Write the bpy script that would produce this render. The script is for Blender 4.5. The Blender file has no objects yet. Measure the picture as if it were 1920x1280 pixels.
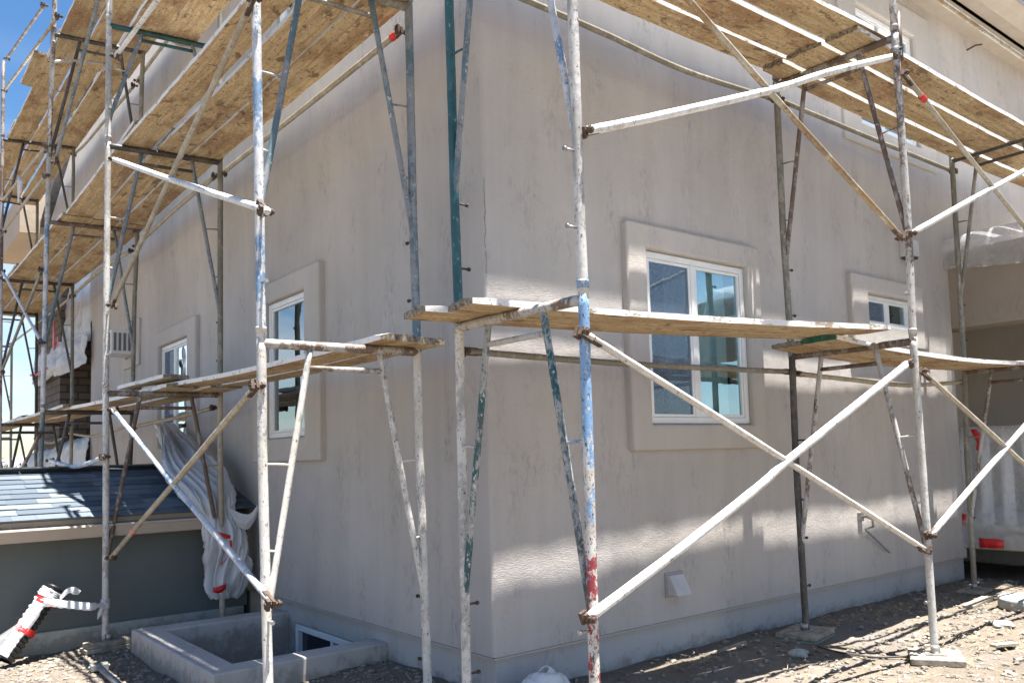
import bpy, bmesh, math, random
from mathutils import Vector, Matrix, noise
random.seed(7)
R = math.radians
scene = bpy.context.scene
COL = scene.collection
V = Vector

# ------------------------------------------------------------------ camera model (solved from the photograph's lines)
FPX, YAW, PIT, ROL, PPX, PPY = 1576.91, 0.88101, 0.07993, -0.02872, 1021.525, 726.621
CAM = V((-2.724, -3.79974, 1.40004))
Fw = V((math.cos(PIT)*math.cos(YAW), math.cos(PIT)*math.sin(YAW), math.sin(PIT)))
Rt = V((math.sin(YAW), -math.cos(YAW), 0)); Up = Rt.cross(Fw)
R2 = math.cos(ROL)*Rt + math.sin(ROL)*Up
U2 = -math.sin(ROL)*Rt + math.cos(ROL)*Up

def at(px, py, ax, off):
    """survey helper: the point of the plane axis=off seen at a photo pixel"""
    d = Fw + R2*((px-PPX)/FPX) - U2*((py-PPY)/FPX)
    return CAM + d*((off-CAM[ax])/d[ax])

# ------------------------------------------------------------------ mesh builder
class MB:
    def __init__(s):
        s.v = []; s.f = []; s.m = []; s.s = []
    def face(s, idx, m=0, sm=False):
        s.f.append(tuple(idx)); s.m.append(m); s.s.append(sm)
    def verts(s, pts):
        b = len(s.v); s.v += [V(p) for p in pts]; return b
    def hexa(s, p, m=0):
        b = s.verts(p)
        for q in ((0,3,2,1),(4,5,6,7),(0,1,5,4),(1,2,6,5),(2,3,7,6),(3,0,4,7)):
            s.face([b+i for i in q], m)
    def box(s, a, b, m=0):
        (x0,y0,z0),(x1,y1,z1) = a, b
        s.hexa([(x0,y0,z0),(x1,y0,z0),(x1,y1,z0),(x0,y1,z0),(x0,y0,z1),(x1,y0,z1),(x1,y1,z1),(x0,y1,z1)], m)
    def obox(s, c, ax, ay, az, m=0):
        c = V(c); ax = V(ax); ay = V(ay); az = V(az)
        s.hexa([c-ax-ay-az, c+ax-ay-az, c+ax+ay-az, c-ax+ay-az, c-ax-ay+az, c+ax-ay+az, c+ax+ay+az, c-ax+ay+az], m)
    def tube(s, pts, r, n=12, jit=0.0, m=0, step=None, flat=None, caps=True):
        pts = [V(p) for p in pts]
        if step:
            q = [pts[0]]; rl = [r[0]] if isinstance(r, (list, tuple)) else None
            for n_, (a, b) in enumerate(zip(pts, pts[1:])):
                k = max(1, int((b-a).length/step))
                q += [a.lerp(b, (i+1)/k) for i in range(k)]
                if rl: rl += [r[n_]+(r[n_+1]-r[n_])*(i+1)/k for i in range(k)]
            pts = q; r = rl or r
        N = len(pts); nrm = None; rings = []
        for i, p in enumerate(pts):
            t = (pts[min(i+1, N-1)]-pts[max(i-1, 0)]).normalized()
            if nrm is None:
                nrm = t.orthogonal().normalized()
            nrm = (nrm - t*nrm.dot(t)).normalized()
            bi = t.cross(nrm)
            rr = r[i] if isinstance(r, (list, tuple)) else r
            ring = []
            for k in range(n):
                a = 2*math.pi*k/n
                d = nrm*math.cos(a)+bi*math.sin(a)
                w = rr
                if jit:
                    w *= 1+jit*(noise.noise((p+d*rr)*14)+.6*noise.noise((p+d*rr)*45))
                ring.append(p+d*w)
            rings.append(s.verts(ring))
        for a, b in zip(rings, rings[1:]):
            for k in range(n):
                s.face((a+k, a+(k+1)%n, b+(k+1)%n, b+k), m, True)
        if caps:
            s.face([rings[0]+k for k in range(n)][::-1], m); s.face([rings[-1]+k for k in range(n)], m)
    def ring(s, M, u0, u1, z0, z1, U0, U1, Z0, Z1, d0, d1, m=0):
        """picture-frame ring; inner rect u0..z1, outer U0..Z1, depth d0..d1 through mapping M(u,d,z)"""
        I = [(u0,z0),(u1,z0),(u1,z1),(u0,z1)]; O = [(U0,Z0),(U1,Z0),(U1,Z1),(U0,Z1)]
        b = s.verts([M(u,d0,z) for u,z in O]+[M(u,d0,z) for u,z in I]+[M(u,d1,z) for u,z in O]+[M(u,d1,z) for u,z in I])
        for k in range(4):
            j = (k+1) % 4
            s.face((b+8+k, b+8+j, b+12+j, b+12+k), m)
            s.face((b+k, b+4+k, b+4+j, b+j), m)
            s.face((b+k, b+j, b+8+j, b+8+k), m)
            s.face((b+4+k, b+12+k, b+12+j, b+4+j), m)
    def grid(s, P, m=0, sm=True, mf=None):
        nu, nv = len(P), len(P[0]); b = s.verts([p for row in P for p in row])
        for i in range(nu-1):
            for j in range(nv-1):
                s.face((b+i*nv+j, b+(i+1)*nv+j, b+(i+1)*nv+j+1, b+i*nv+j+1), mf(i, j) if mf else m, sm)
    def build(s, name, mats, parent=None, base=None, bevel=0, seg=2, recalc=True, solid=0, subsurf=0):
        if base is None:
            base = V(parent['base']) if parent is not None else V((0,0,0))
        base = V(base)
        me = bpy.data.meshes.new(name)
        me.from_pydata([p-base for p in s.v], [], s.f)
        if not isinstance(mats, (list, tuple)): mats = [mats]
        for mt in mats: me.materials.append(mt)
        me.polygons.foreach_set('material_index', s.m)
        me.polygons.foreach_set('use_smooth', s.s)
        if recalc:
            bm = bmesh.new(); bm.from_mesh(me); bmesh.ops.recalc_face_normals(bm, faces=bm.faces); bm.to_mesh(me); bm.free()
        me.update()
        o = bpy.data.objects.new(name, me); COL.objects.link(o)
        if parent is not None:
            o.parent = parent
            o['base'] = tuple(base)
        else:
            o.location = base; o['base'] = tuple(base)
        if solid:
            md = o.modifiers.new('thick', 'SOLIDIFY'); md.thickness = solid; md.offset = 0
        if subsurf:
            md = o.modifiers.new('sub', 'SUBSURF'); md.levels = md.render_levels = subsurf
        if bevel:
            md = o.modifiers.new('bev', 'BEVEL'); md.width = bevel; md.segments = seg; md.limit_method = 'ANGLE'; md.angle_limit = R(40)
        return o

def thing(name, label, cat, base, group=None):
    o = bpy.data.objects.new(name, None); COL.objects.link(o)
    o.location = base; o['base'] = tuple(base); o.empty_display_size = .1
    return tag(o, label, cat, group)
def tag(o, label, cat, group=None):
    o['label'] = label; o['category'] = cat
    if group: o['group'] = group
    return o
def kind(o, k):
    o['kind'] = k; return o

# ------------------------------------------------------------------ materials
def newmat(name):
    m = bpy.data.materials.new(name); m.use_nodes = True
    nt = m.node_tree; nt.nodes.clear()
    out = nt.nodes.new('ShaderNodeOutputMaterial'); b = nt.nodes.new('ShaderNodeBsdfPrincipled')
    nt.links.new(b.outputs[0], out.inputs[0])
    return m, nt, b, out
def N(nt, typ, **kw):
    n = nt.nodes.new(typ)
    for k, v in kw.items():
        if k in n.inputs: n.inputs[k].default_value = v
        else: setattr(n, k, v)
    return n
def L(nt, a, b): nt.links.new(a, b)
def c4(c): return (c[0], c[1], c[2], 1)
def coords(nt, scale=(1,1,1), obj=False, rnd=True):
    """world position, or the object's own coordinates shifted by its random number"""
    mp = N(nt, 'ShaderNodeMapping'); mp.inputs['Scale'].default_value = scale
    if obj:
        tc = N(nt, 'ShaderNodeTexCoord'); src = tc.outputs['Object']
        if rnd:
            oi = N(nt, 'ShaderNodeObjectInfo'); ml = N(nt, 'ShaderNodeMath', operation='MULTIPLY'); ml.inputs[1].default_value = 37.0
            L(nt, oi.outputs['Random'], ml.inputs[0])
            ad = N(nt, 'ShaderNodeVectorMath', operation='ADD'); L(nt, src, ad.inputs[0]); L(nt, ml.outputs[0], ad.inputs[1]); src = ad.outputs[0]
    else:
        src = N(nt, 'ShaderNodeNewGeometry').outputs['Position']
    L(nt, src, mp.inputs['Vector']); return mp.outputs['Vector']
def nz(nt, vec, scale, detail=3, rough=.55, dist=0):
    n = N(nt, 'ShaderNodeTexNoise'); n.inputs['Scale'].default_value = scale; n.inputs['Detail'].default_value = detail
    n.inputs['Roughness'].default_value = rough; n.inputs['Distortion'].default_value = dist
    L(nt, vec, n.inputs['Vector']); return n.outputs['Fac']
def ramp(nt, fac, a, b, ca=(0,0,0), cb=(1,1,1)):
    r = N(nt, 'ShaderNodeValToRGB'); e = r.color_ramp.elements
    e[0].position = a; e[1].position = b; e[0].color = c4(ca); e[1].color = c4(cb)
    L(nt, fac, r.inputs[0]); return r.outputs[0]
def mix(nt, fac, a, b, blend='MIX'):
    m = N(nt, 'ShaderNodeMix', data_type='RGBA', blend_type=blend)
    for sock, val in ((m.inputs[0], fac), (m.inputs[6], a), (m.inputs[7], b)):
        if isinstance(val, (int, float)): sock.default_value = val
        elif isinstance(val, tuple): sock.default_value = c4(val)
        else: L(nt, val, sock)
    return m.outputs[2]
def bump(nt, b, h, dist, strength=1.0, prev=None):
    n = N(nt, 'ShaderNodeBump'); n.inputs['Distance'].default_value = dist; n.inputs['Strength'].default_value = strength
    L(nt, h, n.inputs['Height'])
    if prev: L(nt, prev, n.inputs['Normal'])
    L(nt, n.outputs[0], b.inputs['Normal']); return n.outputs[0]

def stucco(name, col, streak=.5, trowel=True):
    m, nt, b, _ = newmat(name)
    pos = coords(nt)
    big = nz(nt, pos, .9, 4)
    c = mix(nt, ramp(nt, big, .35, .68), tuple(x*.9 for x in col), tuple(x*1.07 for x in col))
    hue = nz(nt, coords(nt, (1,1,.45)), .8, 3)
    c = mix(nt, ramp(nt, hue, .4, .65), c, mix(nt, 1.0, c, (1.0,.985,.93), 'MULTIPLY'))
    st = nz(nt, coords(nt, (9,9,.55)), 1.0, 5, .6)
    c = mix(nt, ramp(nt, st, .42, .72), c, mix(nt, .09*streak*2, c, (.1,.09,.085)))
    s2 = nz(nt, coords(nt, (2.6,2.6,.35)), 1.0, 5, .65)
    c = mix(nt, ramp(nt, s2, .5, .75), c, mix(nt, .13*streak*2, c, (.12,.105,.095)))
    sm = nz(nt, coords(nt, (3.2,3.2,1.5)), 1.3, 4, .6); fn = nz(nt, coords(nt, (16,16,6)), 2.2, 5, .75)
    msk = N(nt, 'ShaderNodeMath', operation='MULTIPLY'); L(nt, ramp(nt, sm, .5, .7), msk.inputs[0]); L(nt, ramp(nt, fn, .46, .62), msk.inputs[1])
    c = mix(nt, msk.outputs[0], c, mix(nt, .42*streak*2, c, (.08,.075,.075)))
    sp = nz(nt, pos, 34, 2, .5)
    c = mix(nt, ramp(nt, sp, .77, .82), c, mix(nt, .6, c, (.08,.075,.07)))
    if not trowel:
        sz_ = N(nt, 'ShaderNodeSeparateXYZ'); L(nt, N(nt, 'ShaderNodeNewGeometry').outputs['Position'], sz_.inputs[0])
        mr = N(nt, 'ShaderNodeMapRange'); mr.inputs[1].default_value = .24; mr.inputs[2].default_value = .06; L(nt, sz_.outputs[2], mr.inputs[0])
        ma = N(nt, 'ShaderNodeMath', operation='MULTIPLY_ADD'); L(nt, mr.outputs[0], ma.inputs[0]); ma.inputs[1].default_value = .45; L(nt, nz(nt, pos, 11, 6, .7), ma.inputs[2])
        c = mix(nt, ramp(nt, ma.outputs[0], .72, .92), c, mix(nt, .6, c, (.2,.165,.125)))
    L(nt, c, b.inputs['Base Color']); b.inputs['Roughness'].default_value = .9
    h1 = nz(nt, coords(nt, (34,34,150)), 1.0, 3, .65)
    h2 = nz(nt, pos, 150, 3, .6)
    h3 = nz(nt, coords(nt, (2.5,2.5,4.0)), 1.0, 3)
    p = bump(nt, b, h3, .024, .4)
    p = bump(nt, b, nz(nt, coords(nt, (9,9,6)), 1.0, 4, .6, 1.2), .006, .45, p)
    p = bump(nt, b, h1, .0045 if trowel else .001, .6, p)
    bump(nt, b, h2, .0012, .5, p)
    return m

def paint(name, base, patch, spots, tp=.55, ts=.6, rust=.68, rustc=(.13,.065,.035), seed=0, gloss=.55):
    m, nt, b, _ = newmat(name)
    mp = N(nt, 'ShaderNodeMapping'); mp.inputs['Location'].default_value = (seed*3.7, seed*1.3, seed*2.1); mp.inputs['Scale'].default_value = (1,1,.55)
    L(nt, N(nt, 'ShaderNodeNewGeometry').outputs['Position'], mp.inputs['Vector']); pos = mp.outputs['Vector']
    big = nz(nt, pos, 5.5, 4, .65); mid = nz(nt, pos, 42, 4, .7); fine = nz(nt, pos, 95, 4, .75, .5)
    add = N(nt, 'ShaderNodeMath', operation='MULTIPLY_ADD'); L(nt, mid, add.inputs[0]); add.inputs[1].default_value = .55; L(nt, big, add.inputs[2])
    c = mix(nt, ramp(nt, add.outputs[0], tp+.24, tp+.32), base, patch)
    c = mix(nt, ramp(nt, mid, ts, ts+.03), c, spots)
    ch = nz(nt, pos, 33, 6, .85, .6)
    lg = nz(nt, pos, 3.1, 3, .6); ma = N(nt, 'ShaderNodeMath', operation='MULTIPLY_ADD'); L(nt, lg, ma.inputs[0]); ma.inputs[1].default_value = .55; L(nt, ch, ma.inputs[2])
    c = mix(nt, ramp(nt, ma.outputs[0], .875, .92), c, mix(nt, .6, patch, (.12,.11,.1)))
    c = mix(nt, ramp(nt, fine, .60, .64), c, (.07,.06,.055))
    rs = nz(nt, pos, 14, 5, .75)
    c = mix(nt, ramp(nt, rs, rust, rust+.05), c, rustc)
    tone = nz(nt, pos, 24, 3)
    c = mix(nt, .35, c, ramp(nt, tone, .3, .7, (.35,.33,.3), (1,1,1)), 'MULTIPLY')
    L(nt, c, b.inputs['Base Color']); b.inputs['Roughness'].default_value = gloss
    bump(nt, b, mid, .003, .6)
    return m

WHITE=(.62,.6,.56); GREY=(.3,.3,.29); TEAL=(.015,.085,.095); BLUE=(.07,.2,.42); GREEN=(.02,.14,.1); CREAM=(.55,.5,.38); RUST=(.15,.07,.035); DARK=(.06,.055,.05)
P = {
 'white':  paint('white_spatter_paint', WHITE, (.42,.4,.37), (.1,.09,.085), .5, .64, .71, seed=1),
 'cream':  paint('cream_spatter_paint', (.58,.55,.49), WHITE, (.17,.14,.11), .5, .66, .72, seed=2),
 'teal':   paint('teal_chipped_paint', TEAL, (.03,.12,.14), (.3,.33,.33), .5, .63, .74, seed=3),
 'tealw':  paint('teal_white_paint', (.36,.36,.34), TEAL, (.55,.54,.5), .5, .6, .7, seed=4),
 'greyt':  paint('grey_teal_paint', (.24,.25,.26), (.1,.16,.19), (.5,.5,.47), .52, .62, .72, seed=5),
 'bluew':  paint('blue_white_paint', (.58,.59,.6), (.16,.26,.40), (.62,.62,.6), .56, .62, .75, seed=6),
 'redw':   paint('white_red_paint', WHITE, (.26,.03,.035), (.5,.36,.2), .6, .66, .69, seed=7),
 'rust':   paint('rust_brown_paint', (.13,.085,.06), (.3,.27,.24), (.42,.4,.37), .53, .64, .58, seed=8),
 'rustw':  paint('rust_white_paint', (.47,.45,.42), (.17,.12,.09), (.55,.53,.5), .54, .62, .6, seed=9),
 'dark':   paint('dark_steel_paint', (.06,.055,.05), (.12,.11,.1), (.3,.28,.25), .55, .68, .6, seed=10),
 'tan':    paint('tan_galvanised', (.36,.31,.23), (.44,.4,.32), (.2,.16,.1), .5, .66, .74, seed=11),
 'olive':  paint('olive_weathered_steel', (.2,.185,.145), (.3,.28,.23), (.42,.4,.35), .55, .66, .76, seed=12),
 'wrap':   paint('white_coated_tube', (.76,.75,.72), (.60,.57,.52), (.3,.27,.24), .58, .69, .75, seed=13),
 'green':  paint('dark_green_paint', (.01,.045,.045), (.015,.08,.075), (.3,.32,.3), .5, .7, .78, seed=14),
 'lime':   paint('lime_green_paint', (.25,.6,.3), (.5,.62,.5), WHITE, .5, .66, .8, seed=15),
 'yel':    paint('rust_yellow_brace', (.4,.36,.28), (.3,.2,.1), (.5,.48,.42), .5, .64, .62, seed=16),
}
def corner_paint():
    m, nt, b, _ = newmat('blue_red_white_leg_paint')
    pos = coords(nt, (1,1,.6)); sz_ = N(nt, 'ShaderNodeSeparateXYZ'); L(nt, N(nt, 'ShaderNodeNewGeometry').outputs['Position'], sz_.inputs[0])
    n1 = nz(nt, pos, 16, 5, .75); n2 = nz(nt, pos, 48, 4, .7); n3 = nz(nt, pos, 9, 5, .8)
    def band(lo, hi, nn, amt):
        mr = N(nt, 'ShaderNodeMapRange'); mr.inputs[1].default_value = lo; mr.inputs[2].default_value = hi; L(nt, sz_.outputs[2], mr.inputs[0])
        ad = N(nt, 'ShaderNodeMath', operation='MULTIPLY_ADD'); L(nt, mr.outputs[0], ad.inputs[0]); ad.inputs[1].default_value = amt; L(nt, nn, ad.inputs[2]); return ad.outputs[0]
    c = mix(nt, ramp(nt, n3, .45, .6), (.58,.56,.52), (.46,.40,.33))
    c = mix(nt, ramp(nt, band(1.3, .95, n1, .22), .70, .73), c, (.28,.035,.04))
    c = mix(nt, ramp(nt, band(.75, 1.65, n1, .33), .68, .73), c, (.19,.32,.5))
    c = mix(nt, ramp(nt, nz(nt, pos, 38, 5, .8), .57, .6), c, (.58,.57,.55))
    c = mix(nt, ramp(nt, n2, .6, .63), c, (.03,.09,.09)); c = mix(nt, ramp(nt, nz(nt, pos, 100, 3, .6), .6, .64), c, (.06,.055,.05))
    L(nt, c, b.inputs['Base Color']); b.inputs['Roughness'].default_value = .5; bump(nt, b, n2, .003, .6); return m
P['corner'] = corner_paint()
def wood_mat():
    m, nt, b, _ = newmat('plank_wood')
    g = nz(nt, coords(nt, (1.6,34,34), True), 1.0, 5, .62, .6)
    c = mix(nt, ramp(nt, g, .3, .72), (.40,.28,.135), (.72,.555,.335))
    oi = N(nt, 'ShaderNodeObjectInfo')
    c = mix(nt, .8, c, ramp(nt, oi.outputs['Random'], 0, 1, (.80,.82,.84), (1.0,.97,.93)), 'MULTIPLY')
    fg = nz(nt, coords(nt, (7,130,130), True), 1.0, 3, .6)
    c = mix(nt, .38, c, ramp(nt, fg, .3, .66, (.35,.33,.3), (1,1,1)), 'MULTIPLY')
    big = nz(nt, coords(nt, (1,1.6,1.6), True), 1.7, 5, .62)
    c = mix(nt, ramp(nt, big, .50, .60), c, mix(nt, .66, c, (.24,.125,.055)))
    blot = nz(nt, coords(nt, (1,1.7,1.7), True), 6.5, 4, .6, .4)
    c = mix(nt, ramp(nt, blot, .59, .65), c, mix(nt, .75, c, (.11,.06,.03)))
    spk = nz(nt, coords(nt, (1,1.8,1.8), True), 38, 3, .6)
    c = mix(nt, ramp(nt, spk, .58, .64), c, mix(nt, .75, c, (.09,.06,.035)))
    pl = nz(nt, coords(nt, (1,2,2), True), 15, 5, .72)
    c = mix(nt, ramp(nt, pl, .58, .66), c, mix(nt, .6, c, (.66,.58,.46)))
    L(nt, c, b.inputs['Base Color']); b.inputs['Roughness'].default_value = .85
    bump(nt, b, g, .006, .5)
    return m
WOOD = wood_mat()
def plaster_top():
    m, nt, b, _ = newmat('plaster_crusted_wood')
    g = nz(nt, coords(nt, (1.5,40,40), True), 1.0, 5, .6)
    c = mix(nt, ramp(nt, g, .3, .7), (.22,.16,.1), (.4,.32,.22))
    pl = nz(nt, coords(nt, (1,2.2,2.2), True), 6, 7, .72)
    c = mix(nt, ramp(nt, pl, .36, .44), c, (.74,.72,.68))
    ck = nz(nt, coords(nt, (1,1,1), True), 40, 4, .7)
    c = mix(nt, ramp(nt, ck, .62, .68), c, (.14,.12,.1))
    L(nt, c, b.inputs['Base Color']); b.inputs['Roughness'].default_value = .9
    bump(nt, b, pl, .012, .6)
    return m
CRUST = plaster_top()
def endgrain():
    m, nt, b, _ = newmat('plank_end_grain')
    g = nz(nt, coords(nt, (60,60,60), True), 1, 4)
    c = mix(nt, ramp(nt, g, .35, .65), (.09,.07,.05), (.34,.29,.22))
    L(nt, c, b.inputs['Base Color']); b.inputs['Roughness'].default_value = .9; return m
ENDG = endgrain()

STUCCO = stucco('grey_tan_stucco', (.464,.430,.405))
TRIM = stucco('trim_stucco', (.485,.448,.412), .25)
FOUND = stucco('foundation_stucco', (.43,.41,.40), .35, False)
WELLM = stucco('well_render', (.47,.44,.42), .7, False)
def plain(name, col, rough=.6, bumps=None, spec=.5, metal=0, var=.0, vscale=8):
    m, nt, b, _ = newmat(name)
    if var:
        n = nz(nt, coords(nt), vscale, 4)
        L(nt, mix(nt, ramp(nt, n, .3, .7), tuple(x*(1-var) for x in col), tuple(min(1,x*(1+var)) for x in col)), b.inputs['Base Color'])
    else:
        b.inputs['Base Color'].default_value = c4(col)
    b.inputs['Roughness'].default_value = rough; b.inputs['Metallic'].default_value = metal
    b.inputs['Specular IOR Level'].default_value = spec
    if bumps: bump(nt, b, nz(nt, coords(nt), bumps[0], 4), bumps[1], .6)
    return m
VINYL = plain('white_vinyl', (.74,.74,.72), .35, var=.06, vscale=5)
SOFFIT = plain('tan_painted_fascia', (.36,.315,.26), .6, var=.08)
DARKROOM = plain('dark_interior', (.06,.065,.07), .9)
def scuffed(m):
    nt = m.node_tree; b = next(n for n in nt.nodes if n.type == 'BSDF_PRINCIPLED'); src = b.inputs['Base Color'].links[0].from_socket
    f = nz(nt, coords(nt, (.9,.9,26)), 1.0, 4, .6); g = nz(nt, coords(nt), 1.1, 3)
    ml = N(nt, 'ShaderNodeMath', operation='MULTIPLY'); L(nt, ramp(nt, f, .66, .70), ml.inputs[0]); L(nt, ramp(nt, g, .45, .6), ml.inputs[1])
    L(nt, mix(nt, ml.outputs[0], src, mix(nt, .3, src, (.5,.5,.48))), b.inputs['Base Color']); return m
SIDING = stucco('green_grey_siding', (.125,.145,.148), .25, False)
CONC = stucco('pale_concrete', (.42,.45,.44), .9, False)
GUTTER = plain('tan_gutter', (.44,.38,.32), .45, var=.05)
STEEL = plain('dull_steel', (.35,.34,.32), .45, metal=.7, var=.3, vscale=40)
RUSTY = plain('rusty_clamp', (.075,.048,.034), .8, var=.4, vscale=40, bumps=(80,.003))
BLACKP = plain('black_corrugated_plastic', (.012,.012,.013), .45)
REDT = plain('red_tape', (.55,.02,.02), .4, var=.25, vscale=25)
REDV = plain('dark_red_panel', (.22,.015,.02), .6)
GREYPAD = plain('weathered_pad_wood', (.3,.26,.2), .9, var=.35, vscale=18, bumps=(60,.004))
GREENPAD = plain('green_treated_wood', (.15,.2,.15), .9, var=.3, vscale=18)
CABLE = plain('dark_cable', (.05,.045,.04), .6)
WHITEAC = plain('ac_white_shell', (.66,.66,.64), .5, var=.08)
GRILLE = plain('ac_grille', (.13,.14,.15), .6)
def glass_mat(name, tint, refl, gcol=(.86,.95,1)):
    m, nt, b, out = newmat(name); nt.nodes.remove(b)
    tr = N(nt, 'ShaderNodeBsdfTransparent'); tr.inputs[0].default_value = c4(tint)
    gl = N(nt, 'ShaderNodeBsdfGlossy'); gl.inputs['Roughness'].default_value = .01; gl.inputs['Color'].default_value = c4(gcol)
    lw = N(nt, 'ShaderNodeLayerWeight'); lw.inputs['Blend'].default_value = .35
    ad = N(nt, 'ShaderNodeMath', operation='MULTIPLY_ADD'); L(nt, lw.outputs['Fresnel'], ad.inputs[0]); ad.inputs[1].default_value = .6; ad.inputs[2].default_value = refl; ad.use_clamp = True
    mx = N(nt, 'ShaderNodeMixShader'); L(nt, ad.outputs[0], mx.inputs[0]); L(nt, tr.outputs[0], mx.inputs[1]); L(nt, gl.outputs[0], mx.inputs[2])
    wv = nz(nt, coords(nt), 2.2, 2)
    bp = N(nt, 'ShaderNodeBump'); bp.inputs['Distance'].default_value = .004; bp.inputs['Strength'].default_value = .5
    L(nt, wv, bp.inputs['Height']); L(nt, bp.outputs[0], gl.inputs['Normal'])
    L(nt, mx.outputs[0], out.inputs[0]); return m
GLASS = glass_mat('window_glass', (.42,.5,.55), .30)
GLASSR = glass_mat('tinted_window_glass', (.72,.92,.94), .40, (.60,.84,.94))
def screen_mat():
    m, nt, b, out = newmat('insect_screen')
    b.inputs['Base Color'].default_value = (.13,.17,.24,1); b.inputs['Roughness'].default_value = .7
    tr = N(nt, 'ShaderNodeBsdfTransparent'); mx = N(nt, 'ShaderNodeMixShader')
    pos = coords(nt, (1,1,1)); n = nz(nt, coords(nt, (260,260,40)), 1, 2); 
    f = ramp(nt, n, .3, .7, (.45,.45,.45), (.72,.72,.72))
    L(nt, f, mx.inputs[0]); L(nt, tr.outputs[0], mx.inputs[1]); L(nt, b.outputs[0], mx.inputs[2]); L(nt, mx.outputs[0], out.inputs[0]); return m
SCREEN = screen_mat()
CURTAIN = plain('pale_curtain', (.80,.84,.82), .9)
def plastic_mat(name, col, alpha, trans=.4):
    m, nt, b, out = newmat(name)
    b.inputs['Base Color'].default_value = c4(col); b.inputs['Roughness'].default_value = .16; b.inputs['Specular IOR Level'].default_value = .7
    tl = N(nt, 'ShaderNodeBsdfTranslucent'); tl.inputs[0].default_value = c4(col)
    m1 = N(nt, 'ShaderNodeMixShader'); m1.inputs[0].default_value = trans; L(nt, b.outputs[0], m1.inputs[1]); L(nt, tl.outputs[0], m1.inputs[2])
    tr = N(nt, 'ShaderNodeBsdfTransparent'); m2 = N(nt, 'ShaderNodeMixShader')
    n = nz(nt, coords(nt), 5, 4); L(nt, ramp(nt, n, .3, .7, (alpha,)*3, (min(1,alpha+.2),)*3), m2.inputs[0])
    L(nt, tr.outputs[0], m2.inputs[1]); L(nt, m1.outputs[0], m2.inputs[2]); L(nt, m2.outputs[0], out.inputs[0])
    bump(nt, b, nz(nt, coords(nt), 30, 4, .6, 1.5), .006, .5)
    return m
PLASTIC = plastic_mat('white_plastic_sheet', (.84,.85,.87), .78)
CLEARP = plastic_mat('clear_plastic_sheet', (.78,.79,.8), .24, .5)
def brick_mat():
    m, nt, b, _ = newmat('dark_brown_brick')
    bt = N(nt, 'ShaderNodeTexBrick'); bt.inputs['Color1'].default_value = (.105,.08,.062,1); bt.inputs['Color2'].default_value = (.16,.125,.1,1); bt.inputs['Mortar'].default_value = (.05,.042,.035,1)
    bt.inputs['Scale'].default_value = 1; bt.inputs['Brick Width'].default_value = .3; bt.inputs['Row Height'].default_value = .12; bt.inputs['Mortar Size'].default_value = .012
    sx = N(nt, 'ShaderNodeSeparateXYZ'); L(nt, N(nt, 'ShaderNodeNewGeometry').outputs['Position'], sx.inputs[0])
    ad = N(nt, 'ShaderNodeMath', operation='ADD'); L(nt, sx.outputs[0], ad.inputs[0]); L(nt, sx.outputs[1], ad.inputs[1])
    cb = N(nt, 'ShaderNodeCombineXYZ'); L(nt, ad.outputs[0], cb.inputs[0]); L(nt, sx.outputs[2], cb.inputs[1]); L(nt, cb.outputs[0], bt.inputs['Vector'])
    L(nt, bt.outputs['Color'], b.inputs['Base Color']); b.inputs['Roughness'].default_value = .9
    inv = N(nt, 'ShaderNodeMath', operation='SUBTRACT'); inv.inputs[0].default_value = 1; L(nt, bt.outputs['Fac'], inv.inputs[1])
    bump(nt, b, inv.outputs[0], .012, .8); return m
BRICK = brick_mat()
def shingle_mat():
    m, nt, b, _ = newmat('asphalt_shingle')
    a = N(nt, 'ShaderNodeAttribute', attribute_name='tone')
    c = mix(nt, a.outputs['Fac'], (.07,.092,.12), (.165,.195,.22))
    g = nz(nt, coords(nt), 170, 3, .7)
    c = mix(nt, .6, c, ramp(nt, g, .3, .7, (.45,.45,.45), (1.2,1.2,1.2)), 'MULTIPLY')
    L(nt, c, b.inputs['Base Color']); b.inputs['Roughness'].default_value = .95
    bump(nt, b, g, .004, .6); return m
SHINGLE = shingle_mat()
def ground_mat():
    m, nt, b, _ = newmat('dry_dirt')
    pos = coords(nt)
    a = nz(nt, pos, .8, 6, .65); f = nz(nt, pos, 9, 6, .75); g = nz(nt, pos, 60, 4, .7)
    c = mix(nt, ramp(nt, a, .35, .65), (.145,.118,.088), (.215,.178,.135))
    c = mix(nt, ramp(nt, f, .3, .7), mix(nt, .45, c, (.07,.052,.038)), c)
    c = mix(nt, ramp(nt, g, .58, .7), c, mix(nt, .6, c, (.33,.29,.24)))
    w = nz(nt, coords(nt), .5, 5, .7)
    c = mix(nt, ramp(nt, w, .56, .7), c, mix(nt, .6, c, (.19,.183,.172)))
    L(nt, c, b.inputs['Base Color']); b.inputs['Roughness'].default_value = 1
    p = bump(nt, b, f, .03, .7); bump(nt, b, g, .012, .8, p)
    return m
GROUND = ground_mat()
def stone_mat():
    m, nt, b, _ = newmat('gravel_stone')
    v = N(nt, 'ShaderNodeTexVoronoi'); v.inputs['Scale'].default_value = 26; L(nt, coords(nt), v.inputs['Vector'])
    s = N(nt, 'ShaderNodeSeparateColor'); L(nt, v.outputs['Color'], s.inputs[0])
    c = ramp(nt, s.outputs[0], 0, 1, (.11,.095,.08), (.30,.26,.21))
    L(nt, c, b.inputs['Base Color']); b.inputs['Roughness'].default_value = .9; return m
STONE = stone_mat()
STRAW = plain('dry_straw', (.4,.31,.16), .8, var=.3, vscale=30)
LEAF = plain('bush_leaf', (.075,.10,.035), .7, var=.5, vscale=3)
TWIG = plain('bush_twig', (.1,.07,.045), .9)
HILL = plain('hazed_hill', (.27,.235,.25), 1, var=.3, vscale=.004)  # pale lavender tan: some distance haze is put into the colour

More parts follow.
